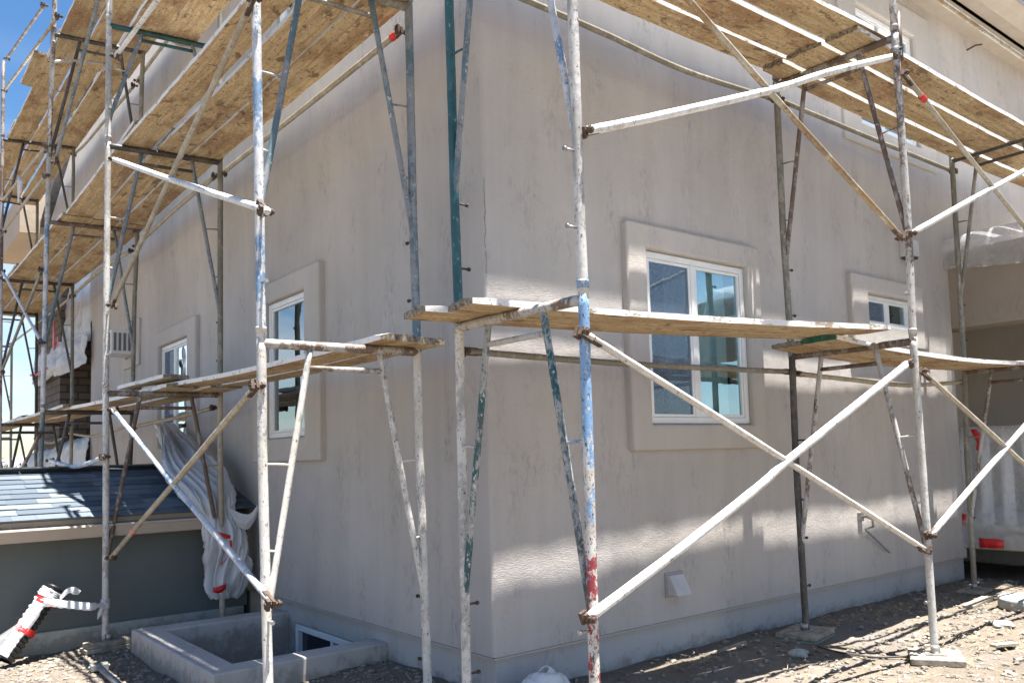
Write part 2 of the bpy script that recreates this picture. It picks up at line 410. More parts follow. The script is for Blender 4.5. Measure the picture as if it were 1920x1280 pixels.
# ------------------------------------------------------------------ ground, hills
def gz(x, y):
    t = min(1, max(0, (-x)/1.3)); z = .09-.07*t*t*(3-2*t)
    if y > 6: z -= min(1.6, (y-6)*.12)
    return z
def lin(a, b, st):
    n = max(1, int(round((b-a)/st))); return [a+(b-a)*i/n for i in range(n+1)]
gx = [-4000,-1500,-600,-250,-100,-50,-25,-14,-8,-5]+lin(-3.4,6.6,.07)+[7.2,8,9.5,12,18,30,60,150,500,2000,4000]
gy = [-4000,-1500,-600,-200,-80,-40,-20,-12,-8,-5.5]+lin(-4,3.8,.07)+[4.5,5.2,6,7,8,10,12,15,20,30,50,90,200,600,2000,6000]
b = MB(); PG = []
for x in gx:
    row = []
    for y in gy:
        z = gz(x, y)
        if -4 < x < 7 and -4.5 < y < 4:
            p = V((x, y, 0)); z += .022*noise.fractal(p*1.6, 1, 2, 4)+.012*noise.noise(p*9)
        row.append((x, y, z))
    PG.append(row)
# the ground stays out of the window well pit
def in_well(i, j):
    return -1.03 < gx[i] and gx[i+1] < .11 and 1.32 < gy[j] and gy[j+1] < 2.98
nv = len(gy); base = b.verts([p for r in PG for p in r])
for i in range(len(gx)-1):
    for j in range(nv-1):
        if not in_well(i, j):
            b.face((base+i*nv+j, base+(i+1)*nv+j, base+(i+1)*nv+j+1, base+i*nv+j+1), 0, True)
kind(b.build('ground', GROUND), 'structure')
b = MB(); Ph = []
for i in range(90):
    a = R(60+70*i/89); row = []
    for k, (r, f) in enumerate(((2600,0),(2900,.55),(3200,1),(3700,.7),(4200,0))):
        h = 62*(.75+.5*noise.fractal(V((i*.11,k*.3,2)), 1, 2, 4))*f
        row.append((r*math.cos(a), r*math.sin(a), h-6))
    Ph.append(row)
b.grid(Ph); kind(b.build('hills', HILL), 'structure')

# ------------------------------------------------------------------ house
house = thing('house', 'grey tan stuccoed two storey house wrapped in scaffolding', 'house', (0,0,0))
MR = lambda u, d, z: V((u, -d, z))
ML = lambda u, d, z: V((-d, u, z))
def bulge(z):
    t = min(1, max(0, (z-3.5)/.28)); return .028*t*t*(3-2*t)
ZS, YEND, XEND, ZEAVE = .31, 10.1, 5.64, 5.76
holes = {'R': [(1.274,2.33,1.586,2.729),(4.03,4.78,2.44,2.71),(4.1,5.15,4.25,5.35)],
         'L': [(2.358,3.155,1.604,2.736),(5.31,6.36,1.604,2.752),(1.9,2.9,4.7,5.75)]}
def roofz(y):   # underside of the gable roof along the left wall
    return min(ZEAVE+(y)*.40, ZEAVE+(14.0-y)*.40)
def breaks(a, b, st, hs):
    s = set(round(v,4) for v in lin(a, b, st)); 
    for h in hs: s = {v for v in s if abs(v-h) > .05}; 
    s |= set(hs); return sorted(s)
b = MB()
RC = .022
def wob(p): return .004*noise.noise(p*1.3)+.0015*noise.noise(p*5)
for side, M, u_end in (('R', MR, 9.5), ('L', ML, YEND)):
    hs = holes[side]
    us = breaks(RC, u_end, .16, [h[0] for h in hs]+[h[1] for h in hs]+([XEND] if side == 'R' else []))
    zt = ZEAVE if side == 'R' else 9.0
    zs = breaks(ZS, zt, .1, [h[2] for h in hs]+[h[3] for h in hs]+([3.281] if side == 'R' else []))
    P_ = []
    for u in us:
        row = []
        for z in zs:
            zz = z
            if side == 'L': zz = min(z, roofz(u))
            p = M(u, 0, zz); row.append(M(u, bulge(zz)+wob(p), zz))
        P_.append(row)
    nv = len(zs); base = b.verts([p for r in P_ for p in r])
    for i in range(len(us)-1):
        for j in range(nv-1):
            uc, zc = (us[i]+us[i+1])/2, (zs[j]+zs[j+1])/2
            if any(h[0] < uc < h[1] and h[2] < zc < h[3] for h in hs): continue
            if side == 'R' and uc > XEND and zc < 3.281: continue
            if side == 'L' and zs[j] >= roofz(us[i]) and zs[j] >= roofz(us[i+1]): continue
            b.face((base+i*nv+j, base+(i+1)*nv+j, base+(i+1)*nv+j+1, base+i*nv+j+1), 0, True)
    # bottom drip lip
    us = [u for u in us if u <= XEND+.001]
    lip = b.verts([p for u in us for p in (M(u, wob(M(u,0,ZS)), ZS), M(u, -.06, ZS-.004))])
    for i in range(len(us)-1): b.face((lip+2*i, lip+2*i+1, lip+2*i+3, lip+2*i+2), 0)
# rounded corner
zs = lin(ZS, ZEAVE, .1); rows = []
for k in range(7):
    a = math.pi/2*k/6
    cx, cy = RC-RC*math.cos(a), RC-RC*math.sin(a)
    nx, ny = -math.cos(a), -math.sin(a)
    rows.append([V((cx+nx*(bulge(z)+wob(V((cx,cy,z)))), cy+ny*(bulge(z)+wob(V((cx,cy,z)))), z)) for z in zs])
b.grid(rows)
# return at the porch and at the far end, upper storey over the far porch
b.hexa([(XEND,0,ZS),(XEND+.01,0,ZS),(XEND+.01,1.6,ZS),(XEND,1.6,ZS),(XEND,0,ZEAVE),(XEND+.01,0,ZEAVE),(XEND+.01,1.6,ZEAVE),(XEND,1.6,ZEAVE)])
b.box((0,YEND,.0),(.9,YEND+.02,4.4))
b.hexa([(-.028,YEND,4.95),(.3,YEND,4.95),(.3,14.0,4.95),(-.028,14.0,4.95),(-.028,YEND,roofz(YEND)),(.3,YEND,roofz(YEND)),(.3,14.0,ZEAVE),(-.028,14.0,ZEAVE)])
wall = b.build('wall', STUCCO, house, recalc=False)
b = MB()   # screed bead under the stucco
b.box((.0,-.006,ZS-.012),(XEND,.02,ZS-.002)); b.box((-.006,.0,ZS-.012),(.02,3.68,ZS-.002)); b.build('screed', plain('weep_screed', (.4,.36,.33), .5), house)
b = MB(); b.box((.03,.03,-.7),(XEND,.2,ZS+.02)); b.box((.032,.201,-.7),(.2,1.66,ZS+.02)); b.box((.032,1.66,.135),(.2,2.72,ZS+.02)); b.box((.032,1.66,-.7),(.2,2.72,-.45)); b.box((.032,2.72,-.7),(.2,11,ZS+.02))
b.build('foundation', FOUND, house, bevel=.006)
k = MB(); pts = []
for i in range(60):
    z = 2.98-.55*i/59; pts.append(V((.008+.013*noise.noise(V((z*17,1,0))), .002+.005*noise.noise(V((z*29,5,0))), z)))
k.tube(pts, [.0012+.004*abs(noise.noise(V((i*.7,2,2)))) for i in range(60)], 6); k.build('corner_crack', plain('crack_shadow', (.22,.2,.185), .9), house)
# cornice, gutter and roof
b = MB()
b.box((-.3,-.27,5.745),(9.5,.02,5.79))                     # soffit board
b.build('soffit', SOFFIT, house)
b = MB()
prof = [(-.27,5.70),(-.27,5.80),(-.40,5.80),(-.42,5.765),(-.52,5.79),(-.60,5.83),(-.612,5.87),(-.60,5.872),(-.585,5.835),(-.42,5.81),(-.40,5.86),(-.24,5.86),(-.24,5.70)]
rows = [[V((x,y,z)) for (y,z) in prof] for x in (-.3, 2, 5, 9.5)]
b.grid(rows, sm=False); b.build('gutter', SOFFIT, house)
b = MB()
th = .12
b.hexa([(-.12,-.5,5.84),(9.5,-.5,5.84),(9.5,7,8.72),(-.12,7,8.72),(-.12,-.5,5.84+th),(9.5,-.5,5.84+th),(9.5,7,8.72+th),(-.12,7,8.72+th)])
b.hexa([(-.12,14.6,5.70),(9.5,14.6,5.70),(9.5,7.001,8.72),(-.12,7.001,8.72),(-.12,14.6,5.70+th),(9.5,14.6,5.70+th),(9.5,7.001,8.72+th),(-.12,7.001,8.72+th)])
b.build('roof', plain('roof_shingle', (.09,.09,.095), .95, var=.4, vscale=12), house)
b = MB(); b.box((-.45,14.05,5.78),(.3,17.0,6.55)); b.build('eave_return', stucco('tan_cornice', (.46,.37,.28), .2), house)

def ring_win(M, u0, u1, z0, z1, trim=None, mull=.47, screen_left=True, curtain=True, deep=.35, frame_w=.042, two=True):
    w = MB(); w.ring(M, u0+frame_w, u1-frame_w, z0+frame_w, z1-frame_w, u0, u1, z0, z1, -.06, .012)
    um = u0+(u1-u0)*mull
    if two: w.box(M(um-.022, -.05, z0+frame_w), M(um+.022, .006, z1-frame_w))
    fr = w.build('window', VINYL, house, bevel=.004)
    halves = [(u0+frame_w, um-.022), (um+.022, u1-frame_w)] if two else [(u0+frame_w, u1-frame_w)]
    for k, (a, c) in enumerate(halves):
        s = MB(); s.ring(M, a+.022, c-.022, z0+frame_w+.022, z1-frame_w-.022, a+.001, c-.001, z0+frame_w+.001, z1-frame_w-.001, -.03, .002); s.build('sash', VINYL, fr, bevel=.003)
        g = MB(); bq = g.verts([M(a+.018,-.013,z0+frame_w+.018), M(c-.018,-.013,z0+frame_w+.018), M(c-.018,-.013,z1-frame_w-.018), M(a+.018,-.013,z1-frame_w-.018)]); g.face((bq,bq+1,bq+2,bq+3)); g.build('pane', GLASSR if M is MR else GLASS, fr)
        if (k == 0) == screen_left and two:
            g = MB(); bq = g.verts([M(a+.015,-.004,z0+frame_w+.015), M(c-.015,-.004,z0+frame_w+.015), M(c-.015,-.004,z1-frame_w-.015), M(a+.015,-.004,z1-frame_w-.015)]); g.face((bq,bq+1,bq+2,bq+3)); g.build('insect_screen', SCREEN, fr)
    if curtain:
        g = MB(); rows = []
        for i in range(61):
            u = um-.16+(u1-frame_w-um+.16)*i/60 if curtain == 'half' else u0+(u1-u0)*i/60
            d = -.13+.022*math.sin(i*.9+math.sin(i*.23)*2)
            rows.append([M(u, d, z0), M(u, d*1.02, z1)])
        g.grid(rows); g.build('curtain', CURTAIN, fr)
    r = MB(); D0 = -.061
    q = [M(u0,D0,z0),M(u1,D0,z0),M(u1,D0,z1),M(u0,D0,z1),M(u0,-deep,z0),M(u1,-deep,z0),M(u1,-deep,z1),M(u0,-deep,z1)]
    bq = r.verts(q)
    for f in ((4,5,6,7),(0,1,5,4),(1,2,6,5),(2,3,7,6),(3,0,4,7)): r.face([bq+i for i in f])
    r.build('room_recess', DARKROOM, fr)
    if trim:
        t = MB(); t.ring(M, u0-.006, u1+.006, z0-.006, z1+.006, *trim, -.02, .056); t.build('window_trim', TRIM, house, bevel=.02, seg=4)
ring_win(MR, 1.274, 2.33, 1.586, 2.729, (1.085,2.483,1.41,2.90), .47, True, 'half')
ring_win(MR, 4.03, 4.78, 2.44, 2.71, (3.76,4.99,2.27,2.87), .5, True, False, frame_w=.03)
ring_win(MR, 4.1, 5.15, 4.25, 5.35, (3.80,5.47,4.045,5.62), .42, True, 'half')
ring_win(ML, 2.358, 3.155, 1.604, 2.736, (2.08,3.42,1.408,2.91), .5, False, False, two=False)
ring_win(ML, 5.31, 6.36, 1.604, 2.752, (5.03,6.51,1.41,2.93), .55, False, False)
ring_win(ML, 1.9, 2.9, 4.7, 5.75, (1.7,3.1,4.52,5.9), .5, True, False)
scuffed(SIDING)
# basement window inside the well
w = MB(); M = lambda u, d, z: V((.034-d, u, z))
w.ring(M, 1.71, 2.67, -.40, .085, 1.665, 2.715, -.445, .13, -.05, .01); w.box(M(2.06,-.04,-.40), M(2.1,.004,.085)); bw = w.build('window', VINYL, house, bevel=.004)
g = MB(); q = g.verts([M(1.70,-.03,-.41),M(2.68,-.03,-.41),M(2.68,-.03,.095),M(1.70,-.03,.095)]); g.face((q,q+1,q+2,q+3)); g.build('pane', plain('dark_basement_glass', (.012,.016,.03), .05), bw)
# far brick porch and its openings
b = MB(); b.box((-.16,11.6,-1.5),(2.2,14.0,4.395)); b.box((.55,10.14,-1.0),(.62,11.59,4.39)); b.build('brick_pier', BRICK, house)
b = MB(); b.box((.05,10.13,4.42),(.1,13.9,4.94)); b.box((.0,10.13,4.40),(.28,13.95,4.46)); b.build('opening_shade', plain('opening_shade_dark', (.07,.075,.09), .6), house)  # dark sheet standing in for the shade inside the opening
b = MB(); b.box((-.02,10.16,4.46),(.02,10.62,4.94)); b.build('red_shutter', REDV, house)
# right porch
porch = thing('porch', 'tan stuccoed entry porch with a deep header beam, right of the house wall', 'porch', (5.65,0,0))
b = MB(); b.box((5.652,-3.4,2.53),(6.0,.16,3.30)); b.build('header_beam', stucco('porch_stucco', (.33,.275,.22), .3, False), porch, bevel=.015)
b = MB(); b.box((6.002,-3.4,3.05),(9.5,1.6,3.28)); b.build('porch_roof', SOFFIT, porch)
b = MB(); b.box((5.66,1.5,.2),(9.5,1.6,3.04)); b.box((9.3,-3.4,.2),(9.5,1.5,3.04)); b.build('back_wall', stucco('porch_back_stucco', (.56,.52,.48), .2, False), porch)
b = MB(); b.box((5.70,-3.4,.38),(9.5,1.49,.52)); b.build('floor_slab', plain('porch_slab', (.4,.37,.34), .9, var=.2), porch, bevel=.008)
b = MB(); b.box((6.9,-3.4,-.4),(9.5,1.4,.378)); b.build('porch_foundation', FOUND, porch)
b = MB()
b.box((5.72,-3.4,1.46),(5.8,.12,1.52)); b.box((5.73,-3.4,.56),(5.79,.12,.61))
b.build('rail', plain('porch_rail', (.5,.47,.43), .6), porch)
for i in range(17):
    y = .02-i*.2
    q = MB(); q.box((5.735,y-.045,.612),(5.785,y+.045,1.458)); q.build('baluster', plain('baluster_paint', (.72,.74,.77), .6) if i == 0 else bpy.data.materials['baluster_paint'], porch)

# ------------------------------------------------------------------ crumpled plastic
def crumple(rows, nu, nv, amp, freq, seed, fold=0, ridge=.5):
    """bicubic-ish resample of a control grid, pushed along its normal by folded noise"""
    rows = [[V(p) for p in r] for r in rows]
    def cat(ps, t):
        n = len(ps)-1; x = t*n; i = min(int(x), n-1); f = x-i
        p0, p1, p2, p3 = ps[max(i-1,0)], ps[i], ps[i+1], ps[min(i+2,n)]
        return .5*((2*p1)+(p2-p0)*f+(2*p0-5*p1+4*p2-p3)*f*f+(3*p1-p0-3*p2+p3)*f**3)
    G = []
    for i in range(nu+1):
        c = [cat([r[k] for r in rows], i/nu) for k in range(len(rows[0]))]
        G.append([cat(c, j/nv) for j in range(nv+1)])
    out = []
    for i in range(nu+1):
        row = []
        for j in range(nv+1):
            a = G[min(i+1,nu)][j]-G[max(i-1,0)][j]; c = G[i][min(j+1,nv)]-G[i][max(j-1,0)]
            n = a.cross(c); n = n.normalized() if n.length > 1e-9 else V((0,0,1))
            p = G[i][j]; q = p*freq+V((seed*7.1,seed*3.3,seed))
            h = (1-abs(noise.noise(q))*2)*ridge+noise.noise(q*2.3)*.35+(1-abs(noise.noise(q*3.1))*2)*.22
            if fold < 0:
                a_ = 6.2832*j/nv; t_ = i/nu; w_ = noise.noise(V((t_*3, seed, 1)))*1.6
                f1 = noise.noise(V((math.cos(a_+w_)*2.1, math.sin(a_+w_)*2.1, t_*2.6+seed))); f2 = noise.noise(V((math.cos(a_+w_)*4.6, math.sin(a_+w_)*4.6, t_*4.5+seed*2)))
                f3 = noise.noise(q*2.2+V((0,0,t_*4)))
                h = (1-abs(f1)*2.9)*.85+(1-abs(f2)*2.6)*.5+(1-abs(f3)*3)*.13+h*.12-1.3*math.exp(-((t_-.53)/.05)**2)
            elif fold: h += math.sin(j/nv*fold*6.283+2*noise.noise(q*.5))*.8
            row.append(p+n*h*amp)
        out.append(row)
    return out
def loop_rows(path, radii, flat=1.0, n=10, ax=V((1,0,0)), ay=V((0,1,0))):
    return [[V(p)+ax*(r*math.cos(2*math.pi*k/n))+ay*(r*flat*math.sin(2*math.pi*k/n)) for k in range(n+1)] for p, r in zip(path, radii)]

# bundle wrapped round the inner scaffold leg beside the low roof
pb = thing('plastic_bundle', 'crumpled white plastic sheet bunched round the scaffold leg beside the low shingled roof', 'plastic sheet', (-.33,3.42,.35))
pth = [at(308,803,0,-.22), at(322,822,0,-.27), at(348,860,1,4.1), at(378,905,1,3.75), at(402,950,1,3.5), at(424,1000,1,3.44), at(428,1050,1,3.42), at(424,1092,1,3.42), at(420,1114,1,3.42)]
rad = [.05,.10,.18,.20,.17,.14,.135,.12,.05]
M1 = MB(); M1.grid(crumple(loop_rows(pth, rad, .5), 170, 150, .05, 7.5, 3, fold=-1)); M1.build('wrap', PLASTIC, pb, solid=.004)
M1 = MB(); tail = [[at(428,950,1,3.28), at(452,962,1,3.26), at(470,962,1,3.25), at(482,946,1,3.25)], [at(436,968,1,3.24), at(455,980,1,3.24), at(472,972,1,3.24), at(484,952,1,3.25)], [at(446,985,1,3.28), at(462,992,1,3.28), at(474,980,1,3.27), at(483,958,1,3.26)]]
M1.grid(crumple(tail, 20, 30, .005, 14, 5)); M1.build('loose_corner', PLASTIC, pb, solid=.004)
def strip(pts, w, name, parent, mat, wd=V((0,0,1))):
    s = MB(); rows = []
    for k, p in enumerate(pts):
        p = V(p); o = wd*(w*(.75+.5*random.random())/2)
        rows.append([p-o, p+o])
    s.grid(rows); return s.build(name, mat, parent, solid=.003)
strip([at(x,y,1,3.18) for x,y in ((400,996),(412,1001),(424,1005),(432,1006))], .035, 'red_tape', pb, REDT)
strip([at(x,y,1,3.20) for x,y in ((432,1012),(433,1020),(432,1028))], .022, 'red_tape', pb, REDT, V((1,0,0)))
strip([at(x,y,1,3.20) for x,y in ((431,1036),(426,1046),(420,1052),(413,1058))], .025, 'red_tape', pb, REDT, V((.5,0,.8)))
strip([at(x,y,1,3.245) for x,y in ((399,1105),(408,1106),(416,1103),(424,1098))], .05, 'red_tape', pb, REDT)
# sheets over the far porch opening
def far(px, py, x=-.32): return at(px, py, 0, x)
ps = thing('porch_sheet', 'wrinkled white plastic curtain with red tape hanging over the far brick porch', 'plastic sheet', (-.1,10.2,3.2))
rows = [[V((.03,10.13,4.42)),V((.02,10.13,3.7)),V((.0,10.13,3.3))],[V((.0,11.2,4.42)),V((-.1,11.2,3.7)),V((-.12,11.2,3.3))],[V((-.06,12.6,4.44)),V((-.1,12.6,3.7)),V((-.14,12.6,3.25))],[V((-.06,13.9,4.46)),V((-.12,13.9,3.7)),V((-.2,13.9,3.2))]]
M1 = MB(); M1.grid(crumple(rows, 90, 24, .05, 3.2, 8, ridge=.4)); M1.build('curtain', PLASTIC, ps, solid=.004)
rows = [[V((-.04,10.0,3.42)),V((-.07,9.98,3.15)),V((-.05,10.0,2.95))],[V((-.2,10.9,3.38)),V((-.28,10.9,3.05)),V((-.22,10.9,2.86))],[V((-.2,11.7,3.34)),V((-.3,11.8,3.0)),V((-.24,11.8,2.92))],[V((-.14,12.9,3.3)),V((-.22,12.9,3.0)),V((-.2,12.9,2.85))],[V((-.12,13.9,3.3)),V((-.16,13.9,3.1)),V((-.16,13.9,2.95))]]
M1 = MB(); M1.grid(crumple(rows, 80, 26, .09, 3.6, 9)); M1.build('drop_cloth', PLASTIC, ps, solid=.004)
strip([V((-.3,11.35,z)) for z in (3.75,3.5,3.25,3.0)], .16, 'red_tape', ps, REDT, V((0,1,0)))
strip([V((-.34,10.75,z)) for z in (3.42,3.32,3.24)], .1, 'red_tape', ps, REDT, V((0,1,0)))
strip([V((-.36,y,z)) for y, z in ((11.5,3.02),(12.1,3.0),(12.7,3.0),(13.2,3.05))], .05, 'red_tape', ps, REDT)
lp = thing('ledge_sheet', 'white plastic sheet draped over the ledge at the foot of the brick pier', 'plastic sheet', (-.1,10.3,1.5))
rows = [[V((.02,10.11,1.86)),V((-.04,10.0,1.6)),V((-.05,10.0,.7))],[V((.0,11.3,1.84)),V((-.16,11.3,1.6)),V((-.2,11.3,.6))],[V((-.1,12.6,1.72)),V((-.28,12.6,1.5)),V((-.3,12.6,.4))],[V((-.15,13.9,1.7)),V((-.35,13.9,1.45)),V((-.38,13.9,.4))]]
M1 = MB(); M1.grid(crumple(rows, 60, 24, .06, 3.5, 11)); M1.build('sheet', PLASTIC, lp, solid=.004)
# porch beam cover at the right
bc = tag(None or (lambda: (lambda mm: mm.build('beam_cover', CLEARP, base=(5.6,-.4,3.1), solid=.004))((lambda mm, rows: (mm.grid(rows), mm)[1])(MB(), crumple(
    [[V((6.3,.2,3.45)),V((5.75,.2,3.42)),V((5.60,.16,3.36)),V((5.585,.16,3.12))],[V((6.3,-.1,3.50)),V((5.75,-.1,3.46)),V((5.58,-.1,3.38)),V((5.56,-.1,3.10))],
     [V((6.3,-.6,3.50)),V((5.75,-.6,3.47)),V((5.58,-.6,3.38)),V((5.55,-.6,3.05))],[V((6.3,-1.5,3.46)),V((5.75,-1.5,3.44)),V((5.58,-1.5,3.36)),V((5.54,-1.5,3.0))],[V((6.3,-3,3.46)),V((5.75,-3,3.44)),V((5.58,-3,3.36)),V((5.54,-3,3.02))]], 90, 36, .006, 4.5, 14))))(),
    'clear plastic sheet draped over the porch header beam', 'plastic sheet')
rc = thing('rail_cover', 'clear plastic sheet with red tape wrapped over the porch balusters', 'plastic sheet', (5.66,-.4,1.0))
rows = [[V((5.86,y,1.5)),V((5.70,y,1.545)),V((5.685,y,1.2)),V((5.675,y,.85)),V((5.60,y-.02,.66)),V((5.585,y,.58)),V((5.60,y,.40))] for y in (.06,-.3,-.7,-1.2,-1.9,-2.6,-3.3)]
gg = crumple(rows, 220, 60, .018, 6, 16, ridge=.3)
for r_ in gg:
    for j_, q_ in enumerate(r_):
        t_ = j_/60; f_ = max(0, min(1, (t_-.17)*9))*max(0, min(1, (.62-t_)*8)); q_.x += .03*f_*abs(math.sin((q_.y-.02)*math.pi/.2))
M1 = MB(); M1.grid(gg); M1.build('sheet', CLEARP, rc, solid=.003)
strip([V((5.655,-.14,1.53)),V((5.66,-.17,1.47)),V((5.66,-.19,1.40)),V((5.655,-.18,1.33))], .06, 'red_tape', rc, REDT, V((0,1,0)))
strip([V((5.57,y,.455)) for y in (-.16,-.22,-.3,-.38)], .09, 'red_tape', rc, REDT)
strip([V((5.60,-.02,z)) for z in (.72,.66,.6)], .05, 'red_tape', rc, REDT, V((0,1,0)))
# small bag by the corner foot
bg = MB(); c0 = V((.16,-.22,.05)); rows = []
for k in range(6):
    t = k/5; rr = [.26,.22,.17,.12,.085,.03][k]; zz = [0,.05,.105,.16,.20,.215][k]
    rows.append([c0+V((rr*math.cos(a)*1.25, rr*math.sin(a)*.8, zz)) for a in [2*math.pi*i/12 for i in range(13)]])
bg.grid(crumple(rows, 34, 70, .022, 9, 21, ridge=.9)); tag(bg.build('plastic_bag', PLASTIC, base=c0, solid=.003), 'crumpled white plastic bag lying at the foot of the house corner', 'plastic bag')

# ------------------------------------------------------------------ low shed with shingled roof
shed = thing('shed', 'low green grey shed with a blue grey shingled roof and tan gutter against the house', 'shed', (-2.5,3.7,0))
b = MB(); b.box((-6,3.7,.17),(-.002,5.8,1.0)); b.build('wall', SIDING, shed)
b = MB(); b.box((-6,3.675,-.4),(-.035,5.82,.168)); b.build('foundation', CONC, shed, bevel=.006)
b = MB(); q = [[(x,3.75,1.03),(x,4.75,1.36),(x,5.95,1.0)] for x in (-6.1,-.003)]
b.grid(q, sm=False); b.grid([[(x,3.5,.93),(x,3.72,1.0)] for x in (-6.1,-.003)], sm=False); b.build('roof_deck', SOFFIT, shed)
# shingles: overlapping courses of single tabs with a thick butt edge
b = MB(); tones = []
p_e, p_r = V((0,3.475,1.02)), V((0,4.75,1.385)); nrm = V((0,-.275,.96)).normalized(); ncr = 10
for c in range(ncr):
    a0 = p_e.lerp(p_r, c/ncr); a1 = p_e.lerp(p_r, min(1.0, (c+1.25)/ncr))
    x = -6.1-random.random()*.3
    while x < -.01:
        wd = random.uniform(.16,.36); x1 = min(x+wd, -.005); lift = .011+random.uniform(0,.006); g_ = random.uniform(-.004,.008)
        u0 = a0+nrm*lift-(p_r-p_e).normalized()*g_
        b.hexa([(x,(a0).y,(a0).z),(x1,(a0).y,(a0).z),(x1,a1.y,a1.z),(x,a1.y,a1.z),(x,u0.y,u0.z),(x1,u0.y,u0.z),(x1,a1.y,a1.z+.004),(x,a1.y,a1.z+.004)])
        tones += [random.random()]*6; x = x1+.001
sh = b.build('shingles', SHINGLE, shed, recalc=False)
at_ = sh.data.attributes.new('tone', 'FLOAT', 'FACE'); at_.data.foreach_set('value', tones)
b = MB(); x = -6.1
while x < -.05:
    x1 = min(x+.3, -.02); b.obox(((x+x1)/2,4.75,1.40),((x1-x)/2-.002,0,0),(0,.12,-.02),(0,.0,.006)); x = x1
b.build('ridge_cap', plain('ridge_cap_shingle', (.13,.15,.17), .95, var=.3, vscale=14), shed)
prof = [(3.70,.99),(3.60,1.0),(3.56,1.012),(3.56,.975),(3.46,.965),(3.435,.968),(3.43,.955),(3.44,.945),(3.46,.90),(3.47,.875),(3.48,.868),(3.62,.858),(3.70,.858)]
b = MB(); b.grid([[V((x,y,z)) for y, z in prof] for x in (-6.1,-4,-2,-.44)], sm=False); b.face(list(range(len(b.v)-len(prof), len(b.v)))); b.build('gutter', GUTTER, shed)

# ------------------------------------------------------------------ window well
well = thing('window_well', 'low stuccoed concrete window well curb at the foot of the left wall', 'window well', (-.55,2.1,.1))
b = MB()
X0, X1, Y0, Y1, T = -1.09, .03, 1.24, 3.07, .2
I0, I1, J0, J1, T2 = -.91, .028, 1.43, 2.86, .19
ZT, ZB = .205, -.75
o_ = [(X0,Y0),(X1,Y0),(X1,Y1),(X0,Y1)]; i_ = [(I0,J0),(X1,J0),(X1,J1),(I0,J1)]
bb = b.verts([(x,y,ZB) for x,y in o_]+[(x,y,ZT) for x,y in o_]+[(x,y,ZT) for x,y in i_]+[(x,y,ZB) for x,y in i_])
for k in (0,2,3):
    j = (k+1) % 4
    b.face((bb+k, bb+j, bb+4+j, bb+4+k)); b.face((bb+4+k, bb+4+j, bb+8+j, bb+8+k)); b.face((bb+8+k, bb+8+j, bb+12+j, bb+12+k))
b.face((bb+12,bb+13,bb+14,bb+15))
b.build('curb', WELLM, well, bevel=.012, seg=3)

# ------------------------------------------------------------------ scaffolding
YA, YB, XA, XB = -1.228, -.335, -1.19, -.33
class Pole:
    def __init__(s, pts, ax, off):
        s.p = sorted([at(px,py,ax,off) for px,py in pts], key=lambda p: p.z)
    def __call__(s, z):
        p = s.p
        if len(p) == 1: return V((p[0].x, p[0].y, z))
        if z <= p[0].z:
            a, b_ = p[0], p[-1] if p[1].z-p[0].z < .6 else p[1]
        elif z >= p[-1].z:
            a, b_ = p[-2] if p[-1].z-p[-2].z > .6 else p[0], p[-1]
        else:
            k = next(i for i in range(len(p)-1) if p[i].z <= z <= p[i+1].z); a, b_ = p[k], p[k+1]
        return a+(b_-a)*((z-a.z)/(b_.z-a.z))
PR = {
 'R1o': Pole([(1115,1280),(1103,854),(1094,559),(1088,427),(1073,0)],1,YA), 'R1i': Pole([(875,1280),(866,854),(861,614),(854,427),(842,0)],1,YB),
 'R2o': Pole([(1753,1224),(1728,854),(1712,640),(1703,427),(1673,0)],1,YA), 'R2i': Pole([(1512,1187),(1492,854),(1485,674),(1468,427),(1456,170)],1,YB),
 'R3i': Pole([(1828,1114),(1813,854),(1808,692),(1800,544),(1785,305)],1,YB),
 'L1o': Pole([(503,1280),(492,854),(490,640),(487,425),(480,0)],0,XA), 'L1i': Pole([(802,1280),(787,854),(782,650),(775,427),(766,10)],0,XB),
 'L2o': Pole([(197,1200),(199,854),(198,734),(201,427),(205,0)],0,XA), 'L2i': Pole([(417,1157),(413,854),(413,740),(413,302)],0,XB),
 'L3o': Pole([(76,884),(80,774),(88,432),(95,200),(102,20)],0,XA), 'L3i': Pole([(244,870),(248,777),(252,567),(257,454),(267,132)],0,XB),
 'L4o': Pole([(0,795),(2,523),(5,253)],0,XA), 'L4i': Pole([(133,877),(135,757),(136,534),(138,273)],0,XB),
 'L5i': Pole([(67,880),(69,590),(70,375)],0,XB), 'L6i': Pole([(20,870),(22,630)],0,XB),
}
PR['R3o'] = lambda z: V((5.09,YA,z))
PR['L5o'] = lambda z: V((XA,12.85,z)); PR['L6o'] = lambda z: V((XA,15.85,z))
LR = .0235
